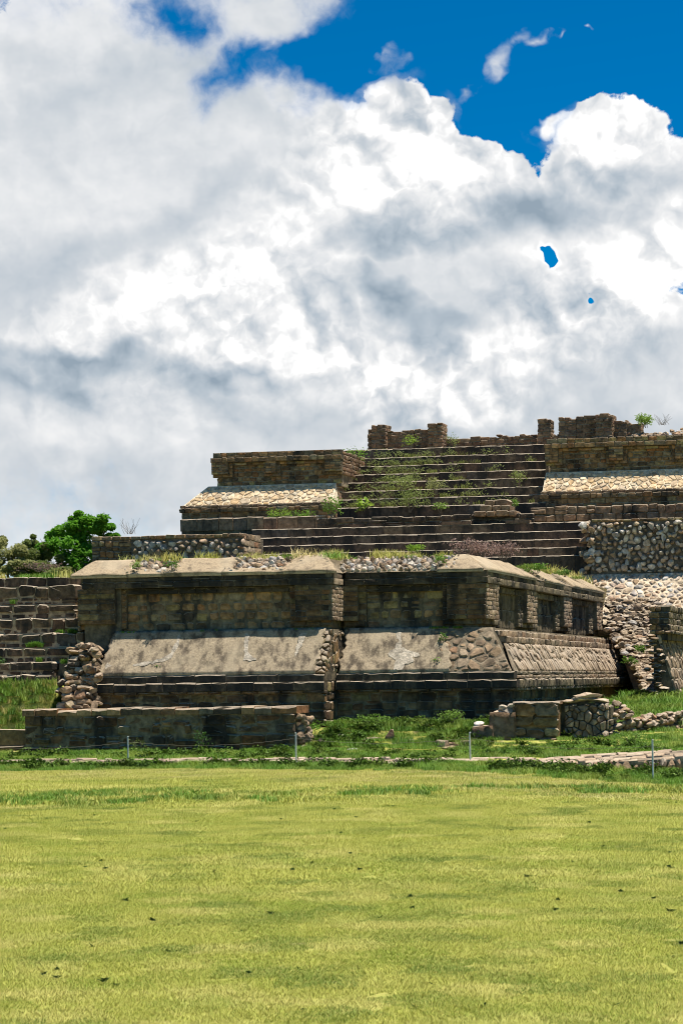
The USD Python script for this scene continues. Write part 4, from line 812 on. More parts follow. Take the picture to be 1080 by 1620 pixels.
chunk(rs, 'wall_step', 774, 816, 1128, 1182, .66, .6, 'brown_stone', 2, .045); chunk(rs, 'wall_step', 747, 780, 1149, 1182, .62, .6, 'brown_stone', 3, .045)
stones(rs, front(.70), courses(3.72, 4.72, .0, 1.02, .27, .25, .6, gap=.014, wander=.04, split=.25, cut=.25), 'dark_stone_mid', n0=-.08, n1=.015, vary=.03, uneven=.03)
xs_ = spread(3.70, 4.76, .2, .4)
for a, b in zip(xs_[:-1], xs_[1:]): put(rs, 'coping_stone', *step_block(a, b, .66, 1.02, 1.09 + rng.uniform(-.015, .015), .6), 'brown_stone')
for px, py, s in ((757, 1146, .10), (790, 1128, .12), (800, 1124, .13), (797, 1120, .1), (785, 1133, .1), (806, 1117, .1)):
    p = on_b(px, py, .8); put(rs, 'loose_stone', *rock((p[0], .85, p[1]), (s * 1.2, s, s * .7)), 'pale_cobble', False)
r2 = thing('rubble_faced_wall', 'short wall of upright slaty rubble capped by flat lit stones, right of the stepped ruin', 'ruin', (5.3, 1.0, .1))
chunk(r2, 'core', 886, 958, 1112, 1176, 1.07, .44, 'dark_mortar', 7, .015)
stones(r2, front(.98), cobbles([(4.78, .05), (5.78, .05), (5.8, 1.04), (4.8, 1.0)], .12, .17, gap=.015), 'slate', n0=-.06, n1=.03, vary=.04, uneven=.04)
stones(r2, side(5.80), courses(1.0, 1.5, .1, 1.0, .3, .2, .4), 'dark_slate', n0=-.05, n1=.03)
for k, (x0, x1, y) in enumerate(((884, 930, 1110), (900, 940, 1105), (905, 958, 1107), (908, 945, 1101.5), (915, 935, 1100))):
    p0, p1 = on_b(x0, y, 1.0), on_b(x1, y, 1.0)
    put(r2, 'cap_stone', *rock(((p0[0] + p1[0]) / 2, 1.2, p0[1]), ((p1[0] - p0[0]) * .55, .3, .055)), 'paving', False)
tw = thing('trailing_low_wall', 'knee high ragged stone wall trailing off to the right edge through the grass', 'wall', (7, 3, .4))
for k in range(280):
    t_ = rng.uniform(0, 1); a = 5.75 + 3.0 * t_; b = 1.3 + 3.4 * t_
    zt_ = (.85 - .45 * min(1, t_ * 6) + .22 * t_); z = ground_h(a, b) + rng.uniform(0, 1) * max(.1, zt_ - .30 * t_)
    put(tw, 'stone', *rock((a, b + rng.uniform(0, .35), float(z)), (rng.uniform(.06, .15), rng.uniform(.1, .18), rng.uniform(.04, .09))), ('rubble', 'slate', 'brown_stone')[rng.integers(3)], False)
kr = thing('kerb_remnant', 'short line of half buried kerb stones touching the stepped ruin on its left', 'kerb', (2.4, .3, .1))
for x0, x1, y0, y1 in ((687, 706, 1171, 1180), (705, 727, 1175, 1184), (726, 746, 1172, 1182)):
    p0, p1 = on_b(x0, y1, .2), on_b(x1, y0, .2); V, F_ = block(octagon(p0[0] + .01, p1[0] - .01, p0[1] - .1, p1[1]), -.4, 0, .035, .01); put(kr, 'stone', front(.2)(V), F_, 'rubble')
LOOSE = [((624, 607), (1157, 1174), 'upright brown stone poking out of the grass in the middle'), ((604, 571), (1167, 1173), 'flat pale stone lying left of the upright brown stone'), ((551, 529), (1163, 1167), 'thin pale stone lying nearest the broad leaved weeds, left of the flat one'), ((657, 643), (1172, 1176), 'small flat pale stone right of the upright brown stone'),
         ((514, 500), (1170, 1182), 'dark stone half buried near the right end of the low wall'), ((566, 545), (1186, 1190), 'low pale stone lying just behind the paved path'), ((10, -6), (1094, 1112), 'bigger pale boulder on the grassy bank at the left edge'), ((36, 14), (1090, 1104), 'smaller pale boulder on the grassy bank under the stairs'), ((726, 700), (1182, 1186), 'sunken pale slab just in front of the kerb stones')]
for (x1, x0), (y0, y1), lab in LOOSE:
    up = (x0 < 30); b = 1.55 if up else None
    if up: a, z = on_b((x0 + x1) / 2, (y0 + y1) / 2, b)
    else:
        lo, hi = -12.0, 6.0                                      # where the ray meets the ground
        for _ in range(40):
            mid = (lo + hi) / 2; a, z = on_b((x0 + x1) / 2, y1, mid)
            if z > float(ground_h(a, mid)): lo = mid
            else: hi = mid
        b = lo; a, z = on_b((x0 + x1) / 2, (y0 + y1) / 2, b)
    w = (x1 - x0) * (45 + b) / FPX; h = (y1 - y0) * (45 + b) / FPX
    V, F_ = rock((a, b + w * .3, z), (w * .55, w * .4, max(.05, h * .6)), sub=2)
    one_mesh_thing('loose_stone', lab, 'stone', V, F_, 'brown_stone' if 'brown' in lab else 'pale_cobble' if 'dark' not in lab else 'dark_stone_mid', True)

# ------------------------------------------------------------------ the paved path
path = thing('paved_path', 'narrow path of pale flat paving stones crossing in front of the ruins', 'path', (1, -6, 0))
PX = np.array([-80, 0, 180, 360, 540, 700, 820, 900, 980, 1080, 1160]); PF = np.array([1207.5, 1207, 1206, 1205.5, 1206.5, 1208, 1208.5, 1208, 1204.5, 1198.5, 1193]); PB = np.array([1204, 1203, 1201.5, 1200.5, 1199.5, 1200.5, 1200, 1197, 1192.5, 1186, 1180]); PZ = np.array([.05, .05, .05, .05, .06, .07, .09, .13, .20, .28, .33])
def path_pt(x, t):
    z = float(np.interp(x, PX, PZ)); f = np.array(on_z(x, float(np.interp(x, PX, PF)), z)); bk = np.array(on_z(x, float(np.interp(x, PX, PB)), z))
    return (*(f + (bk - f) * t), z)
edge = [path_pt(x, 0) for x in np.linspace(-80, 1160, 63)]; back = [path_pt(x, 1) for x in np.linspace(-80, 1160, 63)]
V = []; 
for e, k in zip(edge, back): V += [(e[0], e[1] + .03, e[2] - .012), (k[0], k[1], k[2] - .012), (k[0], k[1], -.2), (e[0], e[1] + .03, -.2)]
n_ = len(edge); Q = []
for i in range(n_ - 1):
    for q in range(4): Q.append([4 * i + q, 4 * i + (q + 1) % 4, 4 * i + 4 + (q + 1) % 4, 4 * i + 4 + q])
Q += [[0, 3, 2, 1], [4 * n_ - 4, 4 * n_ - 3, 4 * n_ - 2, 4 * n_ - 1]]
put(path, 'bed', V, np.array(Q)[:, ::-1], 'grey_mortar')
for t0, t1 in ((0, .24), (.24, .5), (.5, .75), (.75, 1.0)):
    x = -80.0
    while x < 1160:
        w = rng.uniform(10, 34); c = []
        for xx, tt in ((x, t0), (x + w, t0), (x + w, t1), (x, t1)): c.append(path_pt(xx + rng.uniform(-3, 3), np.clip(tt + rng.uniform(-.05, .05), 0, 1)))
        c = np.array(c); ctr = c.mean(0); c = ctr + (c - ctr) * .96; hgt = rng.uniform(-.02, .035)
        base = c.copy(); base[:, 2] -= .06; mid = c.copy(); mid[:, 2] += hgt - .015; tp = ctr + (c - ctr) * .93; tp[:, 2] = c[:, 2] + hgt + rng.uniform(-.006, .006, 4)
        VV = np.vstack([base, mid, tp]); FF = [[8, 9, 10, 11], [0, 3, 2, 1]] + [[4 * k + i, 4 * k + (i + 1) % 4, 4 * k + 4 + (i + 1) % 4, 4 * k + 4 + i] for k in range(2) for i in range(4)]
        put(path, 'paving_stone', VV, np.array(FF), 'paving'); x += w
g = group_part(path, 'kerb')
xk = 800.0
while xk < 1160:
    w = rng.uniform(7, 15); p0, p1 = path_pt(xk, 0), path_pt(xk + w * .94, 0)
    c = [((p0[0] + p1[0]) / 2, (p0[1] + p1[1]) / 2 + .06, p0[2] - .11)]
    put(g, 'kerb_stone', *rock(c[0], (abs(p1[0] - p0[0]) * .62, .12, .12)), ('rubble', 'slate')[rng.integers(2)], False); xk += w

# ------------------------------------------------------------------ grass and plants
def blades(n, size, h0, h1, w, r, lean=.5, bend=True):
    """A square patch of grass blades, root at z = 0."""
    x, y = r.uniform(-size / 2, size / 2, (2, n)); t = r.uniform(0, 2 * np.pi, n); h = r.uniform(h0, h1, n); ln = r.uniform(.1, 1, n) * lean; az = r.uniform(0, 2 * np.pi, n)
    dx, dy = np.cos(az) * ln * h, np.sin(az) * ln * h; wx, wy = np.cos(t) * w / 2, np.sin(t) * w / 2
    z = np.zeros(n)
    if not bend:
        V = np.stack([np.c_[x - wx, y - wy, z], np.c_[x + wx, y + wy, z], np.c_[x + dx, y + dy, h]], 1).reshape(-1, 3)
        return V, np.arange(3 * n).reshape(-1, 3)
    V = np.stack([np.c_[x - wx, y - wy, z], np.c_[x + wx, y + wy, z], np.c_[x + .35 * dx + wx * .8, y + .35 * dy + wy * .8, .6 * h], np.c_[x + .35 * dx - wx * .8, y + .35 * dy - wy * .8, .6 * h], np.c_[x + dx * 1.1, y + dy * 1.1, h * (1 - .25 * ln)]], 1).reshape(-1, 3)
    k = 5 * np.arange(n)[:, None]
    return V, np.vstack([k + [0, 1, 2], k + [0, 2, 3], k + [3, 2, 4]])
def scatter(name, label, cat, protos, pts, r, smin=.8, smax=1.2, tilt=0.0):
    """Patches of ground cover on the points given in site coordinates: one stuff object."""
    path = free_path('/World', name)
    pi = UsdGeom.PointInstancer.Define(stage, path)
    rel = pi.CreatePrototypesRel()
    for i, (V, F_, m) in enumerate(protos):
        pp = '%s/patch_%03d' % (path, i)
        me = UsdGeom.Mesh.Define(stage, pp)
        me.CreatePointsAttr(Vt.Vec3fArray.FromNumpy(V.astype(np.float32))); me.CreateFaceVertexCountsAttr(Vt.IntArray.FromNumpy(np.full(len(F_), 3, np.int32))); me.CreateFaceVertexIndicesAttr(Vt.IntArray.FromNumpy(F_.astype(np.int32).ravel())); me.CreateSubdivisionSchemeAttr('none')
        nn = np.tile([0.0, 0.0, 1.0], (len(V), 1)) + gr.normal(0, .32, (len(V), 3)); nn /= np.linalg.norm(nn, axis=1, keepdims=True)
        me.CreateNormalsAttr(Vt.Vec3fArray.FromNumpy(nn.astype(np.float32))); me.SetNormalsInterpolation('vertex')
        UsdShade.MaterialBindingAPI.Apply(me.GetPrim()).Bind(UsdShade.Material.Get(stage, '/World/Looks/' + m)); rel.AddTarget(pp)
    W = to_world(np.asarray(pts, float)); n = len(W); a = r.uniform(0, 2 * np.pi, n); s = r.uniform(smin, smax, n)
    q = np.zeros((n, 4)); q[:, 0] = np.cos(a / 2); q[:, 3] = np.sin(a / 2)
    pi.CreatePositionsAttr(Vt.Vec3fArray.FromNumpy(W.astype(np.float32))); pi.CreateProtoIndicesAttr(Vt.IntArray.FromNumpy(r.integers(0, len(protos), n).astype(np.int32)))
    pi.CreateOrientationsAttr(Vt.QuathArray([Gf.Quath(float(w), 0.0, 0.0, float(z)) for w, _, _, z in q])); pi.CreateScalesAttr(Vt.Vec3fArray.FromNumpy(np.repeat(s[:, None], 3, 1).astype(np.float32)))
    tag(pi.GetPrim(), label, cat, None, 'stuff')
gr = np.random.default_rng(21)
def pix_x(a, b):
    w = to_world([a, b, 4.6]); return 540 + FPX * w[0] / w[1]
def on_ground(a, b): return np.c_[a, b, ground_h(a, b)]
def depth_of_verge(a): return np.interp(a, [-8, -3.4, -.3, 3.0, 6.5, 9.9, 12], [-9.6, -9.2, -8.2, -9.4, -11.6, -15.2, -17])
# the mown lawn: fields of short blades out to the ruins
def field(y0, y1, step):
    P = []
    y = y0
    while y < y1:
        hw = y * .178 + .7; n = int(2 * hw / step) + 1
        P.append(np.c_[np.linspace(-hw, hw, n), np.full(n, y)]); y += step
    P = np.vstack(P); P += gr.uniform(-.14, .14, P.shape) * step
    a, b = to_site(P[:, 0], P[:, 1]); return np.asarray(a), np.asarray(b)
near_p = [(*blades(2900, .42, .006, .020, .0042, gr, 1.6, False), 'lawn_blade') for _ in range(5)]
mid_p = [(*blades(1900, .56, .008, .024, .0062, gr, 1.5, False), 'lawn_blade') for _ in range(4)]
far_p = [(*blades(1300, .8, .014, .035, .012, gr, 1.2, False), 'lawn_blade') for _ in range(4)]
a, b = field(8.2, 15.5, .34); scatter('lawn_grass', 'short sunlit yellow green mown grass across the foreground', 'grass', near_p, on_ground(a, b), gr, .9, 1.1)
a, b = field(15.5, 26, .44); scatter('lawn_grass', 'short yellow green mown grass over the middle of the lawn', 'grass', mid_p, on_ground(a, b), gr)
a, b = field(26, 38, .60); dry = (b > depth_of_verge(a) - 4.4 + 1.8 * meshkit.noise(np.c_[a * .6, b * .6, 0 * a], 31)) & (b < depth_of_verge(a) + .2)
scatter('dry_lawn_grass', 'pale dry worn grass along the back edge of the lawn', 'grass', [(*blades(1100, .8, .012, .03, .012, gr, 1.3, False), 'straw_blade')] * 2, on_ground(a[dry], b[dry]), gr)
k = b < depth_of_verge(a) + .3; scatter('lawn_grass', 'short pale green lawn grass reaching back to the taller verge', 'grass', far_p, on_ground(a[k], b[k]), gr)
# taller dull band across the lawn
a, b = field(26.5, 29.4, .30); n_ = meshkit.fbm(np.c_[a * .5, b * .9, 0 * a], 3, 3); k = (n_ > .50) & (b < depth_of_verge(a) - .5)
scatter('unmown_band', 'darker unmown band of longer grass across the lawn', 'grass', [(*blades(140, .4, .05, .11, .012, gr, .8), 'verge_blade'), (*blades(140, .4, .05, .10, .012, gr, .9), 'lawn_blade')], on_ground(a[k], b[k]), gr)
# bright tall grass along the path and round the ruins
tall_p = [(*blades(420, .5, .06, .17, .010, gr, 1.0), 'verge_blade') for _ in range(4)]
low_p = [(*blades(360, .5, .03, .085, .011, gr, 1.0), 'verge_blade') for _ in range(3)]
def strip(a0, a1, f0, f1, step):
    a = np.arange(a0, a1, step); P = []
    for x in a:
        y = np.arange(f0(x), f1(x), step); P.append(np.c_[np.full(len(y), x), y])
    P = np.vstack(P); P += gr.uniform(-.3, .3, P.shape) * step; return P[:, 0], P[:, 1]
PF_ab = np.array([path_pt(x, 0)[:2] for x in PX]); PB_ab = np.array([path_pt(x, 1)[:2] for x in PX])
def path_front(a): return float(np.interp(a, PF_ab[:, 0], PF_ab[:, 1]))
def path_back(a): return float(np.interp(a, PB_ab[:, 0], PB_ab[:, 1]))
a, b = strip(-10, 12, lambda x: float(depth_of_verge(x)), lambda x: path_front(x) - .24, .33); k = meshkit.fbm(np.c_[a, b, 0 * a], 3, 4) > .15
scatter('verge_grass', 'bright green longer grass in front of the paved path', 'grass', tall_p[:2] + low_p, on_ground(a[k], b[k]), gr, .55, .95)
a, b = strip(-10, 14, lambda x: path_back(x) + .30, lambda x: .0 if x < 3 else 1.2 + .3 * (x - 3), .40); k = meshkit.fbm(np.c_[a, b, 0 * a], 3, 6) > .12
scatter('ruin_grass', 'green grass between the paved path and the low walls', 'grass', low_p + tall_p[:1], on_ground(a[k], b[k]), gr, .6, 1.0)
a, b = strip(-.75, 3.3, lambda x: .1, lambda x: 2.15, .27)
scatter('mound_grass', 'lush tall green grass on the mound below the plastered slope', 'grass', tall_p + low_p[:2], on_ground(a, b), gr, .5, 1.05)
a, b = strip(3.3, 9, lambda x: 1.7 + .5 * (x - 4), lambda x: 13.0, .45); k = b > 1.6
scatter('corner_grass', 'tall tufted grass in the corner behind the ruined right walls', 'grass', tall_p, on_ground(a[k], b[k]), gr, 1.0, 2.0)
bank_p = [(*blades(90, .22, .10, .30, .010, gr, .8), 'verge_blade') for _ in range(3)] + [(*blades(50, .22, .10, .26, .010, gr, 1.0), 'dry_blade')]
a, b = strip(-10.6, -7.12, lambda x: .92, lambda x: 1.52, .085)
scatter('bank_grass', 'tall bright grass on the bank under the left stairs', 'grass', bank_p, on_ground(a, b), gr, .4, .95)
dry_p = [(*blades(110, .5, .10, .32, .018, gr, .7), 'dry_blade') for _ in range(3)]; mix_p = [(*blades(130, .5, .08, .2, .018, gr, .8), 'verge_blade') for _ in range(2)]
a, b = strip(-6.6, 1.8, lambda x: 2.95 if x < -1.0 else 3.75, lambda x: 5.6, .30); px_ = np.array([pix_x(p, q) for p, q in zip(a, b)]); k = np.zeros(len(a), bool)
for x0, x1 in ((196, 212), (236, 282), (325, 335), (396, 440), (452, 560), (600, 622), (632, 668), (690, 720)): k |= (px_ > x0) & (px_ < x1)
k &= meshkit.noise(np.c_[a * 1.5, b * 1.2, 0 * a], 8) > .36
scatter('terrace_grass', 'yellowish tufted grass along the platform top', 'grass', dry_p + mix_p, np.c_[a[k], b[k], np.full(k.sum(), 4.57)], gr, .45, 1.15)
a, b = strip(-7.0, 1.9, lambda x: 14, lambda x: 20.0, .7)
scatter('terrace_grass', 'yellowish grass at the foot of the lower temple stairs', 'grass', dry_p, np.c_[a, b, np.full(len(a), 4.57)], gr, .8, 1.5)
a, b = strip(-13, -6.7, lambda x: 3.8, lambda x: 7.5, .38)
scatter('terrace_grass', 'short green grass on the terrace above the left stairs', 'grass', dry_p[:1] + low_p + mix_p, np.c_[a, b, np.full(len(a), 4.27)], gr, .6, 1.0)
a, b = strip(-20, -9.4, lambda x: 15.5, lambda x: 21.5, .55)
scatter('terrace_grass', 'taller rough grass under the olive bushes', 'grass', mix_p + tall_p[:1], np.c_[a, b, np.full(len(a), 4.27)], gr, 1.6, 3.2)
# small dark weeds in the lawn
def rosette(r, n=9, s=.05):
    P = []
    for q in range(n):
        t = r.uniform(0, 6.28); l_ = s * r.uniform(.6, 1.2); w = l_ * .45; up = r.uniform(.3, .9) * l_
        d, p = np.array([math.cos(t), math.sin(t)]), np.array([-math.sin(t), math.cos(t)]); o = r.uniform(-.03, .03, 2)
        v = [[*o, .01], [*(o + d * l_ * .5 + p * w / 2), up * .8], [*(o + d * l_), up], [*(o + d * l_ * .5 - p * w / 2), up * .8]]
        P.append((np.array(v), np.array([[0, 1, 2], [0, 2, 3]])))
    return join(P)
wy = gr.uniform(9.6, 26, 150); wx = gr.uniform(-.18, .18, 150) * wy; wx, wy = np.r_[wx, wx[:60] + gr.normal(0, .12, 60)], np.r_[wy, wy[:60] + gr.normal(0, .10, 60)]
a, b = to_site(wx, wy)
scatter('lawn_weeds', 'scattered small dark broad leaved weeds in the lawn', 'weeds', [(*rosette(gr, 8), 'weed_leaf'), (*rosette(gr, 14, .06), 'weed_leaf'), (*rosette(gr, 5, .04), 'green_leaf')], on_ground(np.asarray(a), np.asarray(b)), gr, .25, .6)

def leaves(c, rad, n, size, r, up=.4, hollow=.35, fold=.12, ratio=.5):
    """Leaf-sized faces through the volume of an ellipsoid, thicker in clumps."""
    d = r.normal(size=(n * 3, 3)); d /= np.linalg.norm(d, axis=1, keepdims=True)
    p = d * (hollow + (1 - hollow) * r.uniform(0, 1, (n * 3, 1)) ** .6)
    keep = meshkit.noise(p * 2.6 + r.uniform(0, 50), 3) > .40; p = p[keep][:n]; n = len(p)
    p = p * np.array(rad) + np.array(c)
    nn = r.normal(size=(n, 3)); nn[:, 2] = np.abs(nn[:, 2]) + up; nn /= np.linalg.norm(nn, axis=1, keepdims=True)
    t = np.cross(nn, r.normal(size=(n, 3))); t /= np.linalg.norm(t, axis=1, keepdims=True); s = np.cross(nn, t)
    L = size * r.uniform(.6, 1.3, (n, 1)); w = L * ratio
    V = np.stack([p - t * L / 2, p + s * w / 2 + nn * L * fold, p + t * L / 2, p - s * w / 2 + nn * L * fold], 1).reshape(-1, 3)
    k = 4 * np.arange(n)[:, None]; return V, np.vstack([k + [0, 1, 2], k + [0, 2, 3]])
def limb(p0, p1, r0, r1, sides=6, r=rng, segs=4, sway=.06):
    p0, p1 = np.array(p0, float), np.array(p1, float); L = np.linalg.norm(p1 - p0)
    pts = [p0 + (p1 - p0) * t + (r.normal(size=3) * sway * L * (0 < t < 1)) for t in np.linspace(0, 1, segs + 1)]; V, F_ = [], []
    for i, p in enumerate(pts):
        t = pts[min(i + 1, segs)] - pts[max(i - 1, 0)]; t /= np.linalg.norm(t) + 1e-9; u = np.cross(t, [.3, .9, .2]); u /= np.linalg.norm(u); w = np.cross(t, u); rr = r0 + (r1 - r0) * i / segs
        for k in range(sides): V.append(p + rr * (math.cos(6.283 * k / sides) * u + math.sin(6.283 * k / sides) * w))
    for i in range(segs):
        for k in range(sides):
            a_, b_ = i * sides + k, i * sides + (k + 1) % sides; F_.append([a_, b_, b_ + sides, a_ + sides])
    return np.array(V), np.array(F_)
gw = [(*leaves((0, 0, .07), (.22, .22, .09), 130, .055, gr, .5, .0), 'green_leaf') for _ in range(3)] + [(*leaves((0, 0, .09), (.15, .15, .12), 110, .065, gr, .5, .0), 'verge_blade')] + [(*leaves((0, 0, .05), (.2, .2, .06), 90, .045, gr, .5, .0), 'weed_leaf')]
P = []
for n_, (a0_, a1_, f0, f1) in ((260, (-.8, 3.3, lambda x: .1, lambda x: 2.1)), (150, (-10.6, -7.2, lambda x: 1.0, lambda x: 1.5)), (420, (-8, 11, lambda x: float(depth_of_verge(x)) + .5, lambda x: path_front(x) - .45)), (330, (-7, 8, lambda x: path_back(x) + .45, lambda x: -.1 if x < 3 else 1.0)), (260, (4.5, 9, lambda x: 1.9 + .5 * (x - 4), lambda x: 11))):
    x_ = gr.uniform(a0_, a1_, n_); y_ = np.array([gr.uniform(f0(q), max(f0(q) + .01, f1(q))) for q in x_]); keep = meshkit.noise(np.c_[x_ * 1.3, y_ * 1.3, 0 * x_], 12) > .42
    P.append(on_ground(x_[keep], y_[keep]))
scatter('ground_weeds', 'small broad leaved weeds mixed into the green grass round the ruins', 'weeds', gw, np.vstack(P), gr, .5, 1.25)
def plant(name, label, cat, pos, h, w, m, n, size, stems=5, up=.4, d=None, lift=.35, r=None, group=None, ratio=.5):
    """A small shrub: stems from the root and leaves about their upper parts."""
    r = r or np.random.default_rng(int(abs(pos[0] * 131 + pos[1] * 17 + pos[2] * 977)) % 99991)
    t = thing(name, label, cat, pos, group); d = d or w
    S, Lv = [], []
    for k in range(stems):
        e = np.array(pos) + np.array([r.uniform(-.42, .42) * w, r.uniform(-.42, .42) * d, h * r.uniform(.62, .98)])
        S.append(limb(np.array(pos) + r.uniform(-.04, .04, 3) * [1, 1, 0], e, .012 * max(.5, h), .004, 4, r, 3))
        c = np.array(pos) * lift * .6 + e * (1 - lift * .6); Lv.append(leaves(c, (w * .30, d * .30, h * .40), n // stems, size, r, up, .1, ratio=ratio))
    put(t, 'stem', *join(S), 'bark'); put(t, 'foliage', *join(Lv), m)
    return t
def tree(name, label, pos, crowns, m, n, size, trunk=.10):
    r = np.random.default_rng(len(label)); t = thing(name, label, 'tree' if 'tree' in name else 'bush', pos); S, Lv = [], []
    top_ = np.array(pos) + [0, 0, .35]
    S.append(limb(pos, top_, trunk, trunk * .8, 7, r))
    for c, rad in crowns:
        c = np.array(c); S.append(limb(top_, c, trunk * .6, trunk * .15, 6, r, 5, .08))
        for q in range(5): S.append(limb(c - [0, 0, rad[2] * .4], c + r.normal(size=3) * np.array(rad) * .6, trunk * .22, trunk * .06, 4, r, 3))
        k = max(3, int(5 * rad[0] / .4))
        for q in range(k):                                          # sprays of leaves, each with its own outline
            dd = r.normal(size=3); dd /= np.linalg.norm(dd); cc = c + dd * np.array(rad) * r.uniform(.35, .85)
            Lv.append(leaves(cc, np.array(rad) * r.uniform(.30, .48), n // (len(crowns) * k), size, r, .5, .2))
    put(t, 'trunk', *join(S), 'bark'); put(t, 'crown', *join(Lv), m)
    return t
def P3(px, py, b): a_, z_ = on_b(px, py, b); return (a_, b, z_)
def puff(px, py, rx, ry, b):
    c = P3(px, py, b); k = (Y0 + b) / FPX; return (c, (rx * k, rx * k * .9, ry * k))
tb = 20.5; zb = 4.3
tree('leafy_tree', 'bright green leafy tree rising left of the cobble retaining wall', (aat(125, tb), tb, zb), [puff(125, 838, 38, 24, tb), puff(148, 826, 30, 18, tb), puff(95, 850, 24, 20, tb + .4), puff(108, 872, 38, 26, tb - .3), puff(135, 885, 34, 22, tb - .5), puff(165, 838, 18, 14, tb + .5), puff(118, 820, 16, 11, tb), puff(78, 866, 22, 22, tb - .2), puff(172, 850, 16, 12, tb + .6)], 'tree_leaf', 17000, .15)
tree('dull_bush', 'dull olive bush at the left edge above the stairs', (aat(15, tb - 1), tb - 1, zb), [puff(8, 868, 30, 24, tb - 1), puff(30, 880, 26, 22, tb - 1.2), puff(2, 895, 30, 18, tb - 1.4), puff(28, 898, 30, 14, tb - 1.6), puff(14, 904, 36, 12, tb - 1.2), puff(40, 904, 30, 11, tb - 1)], 'dull_leaf', 13000, .11)
tree('dull_bush', 'dull olive bush between the left edge bush and the green tree', (aat(55, tb), tb, zb), [puff(45, 872, 22, 22, tb), puff(62, 884, 26, 22, tb - .4), puff(52, 858, 12, 12, tb), puff(88, 893, 20, 16, tb - .8), puff(60, 900, 34, 13, tb - 1), puff(80, 904, 34, 12, tb - 1.2), puff(112, 904, 26, 10, tb - 1), puff(72, 870, 20, 18, tb - .3)], 'dull_leaf', 11000, .11)
plant('dry_plumes', 'pinkish dry seed heads standing in front of the olive bushes', 'grass', P3(60, 905, 9.0), .26, 1.5, 'plume', 200, .06, 16, .1, .5)
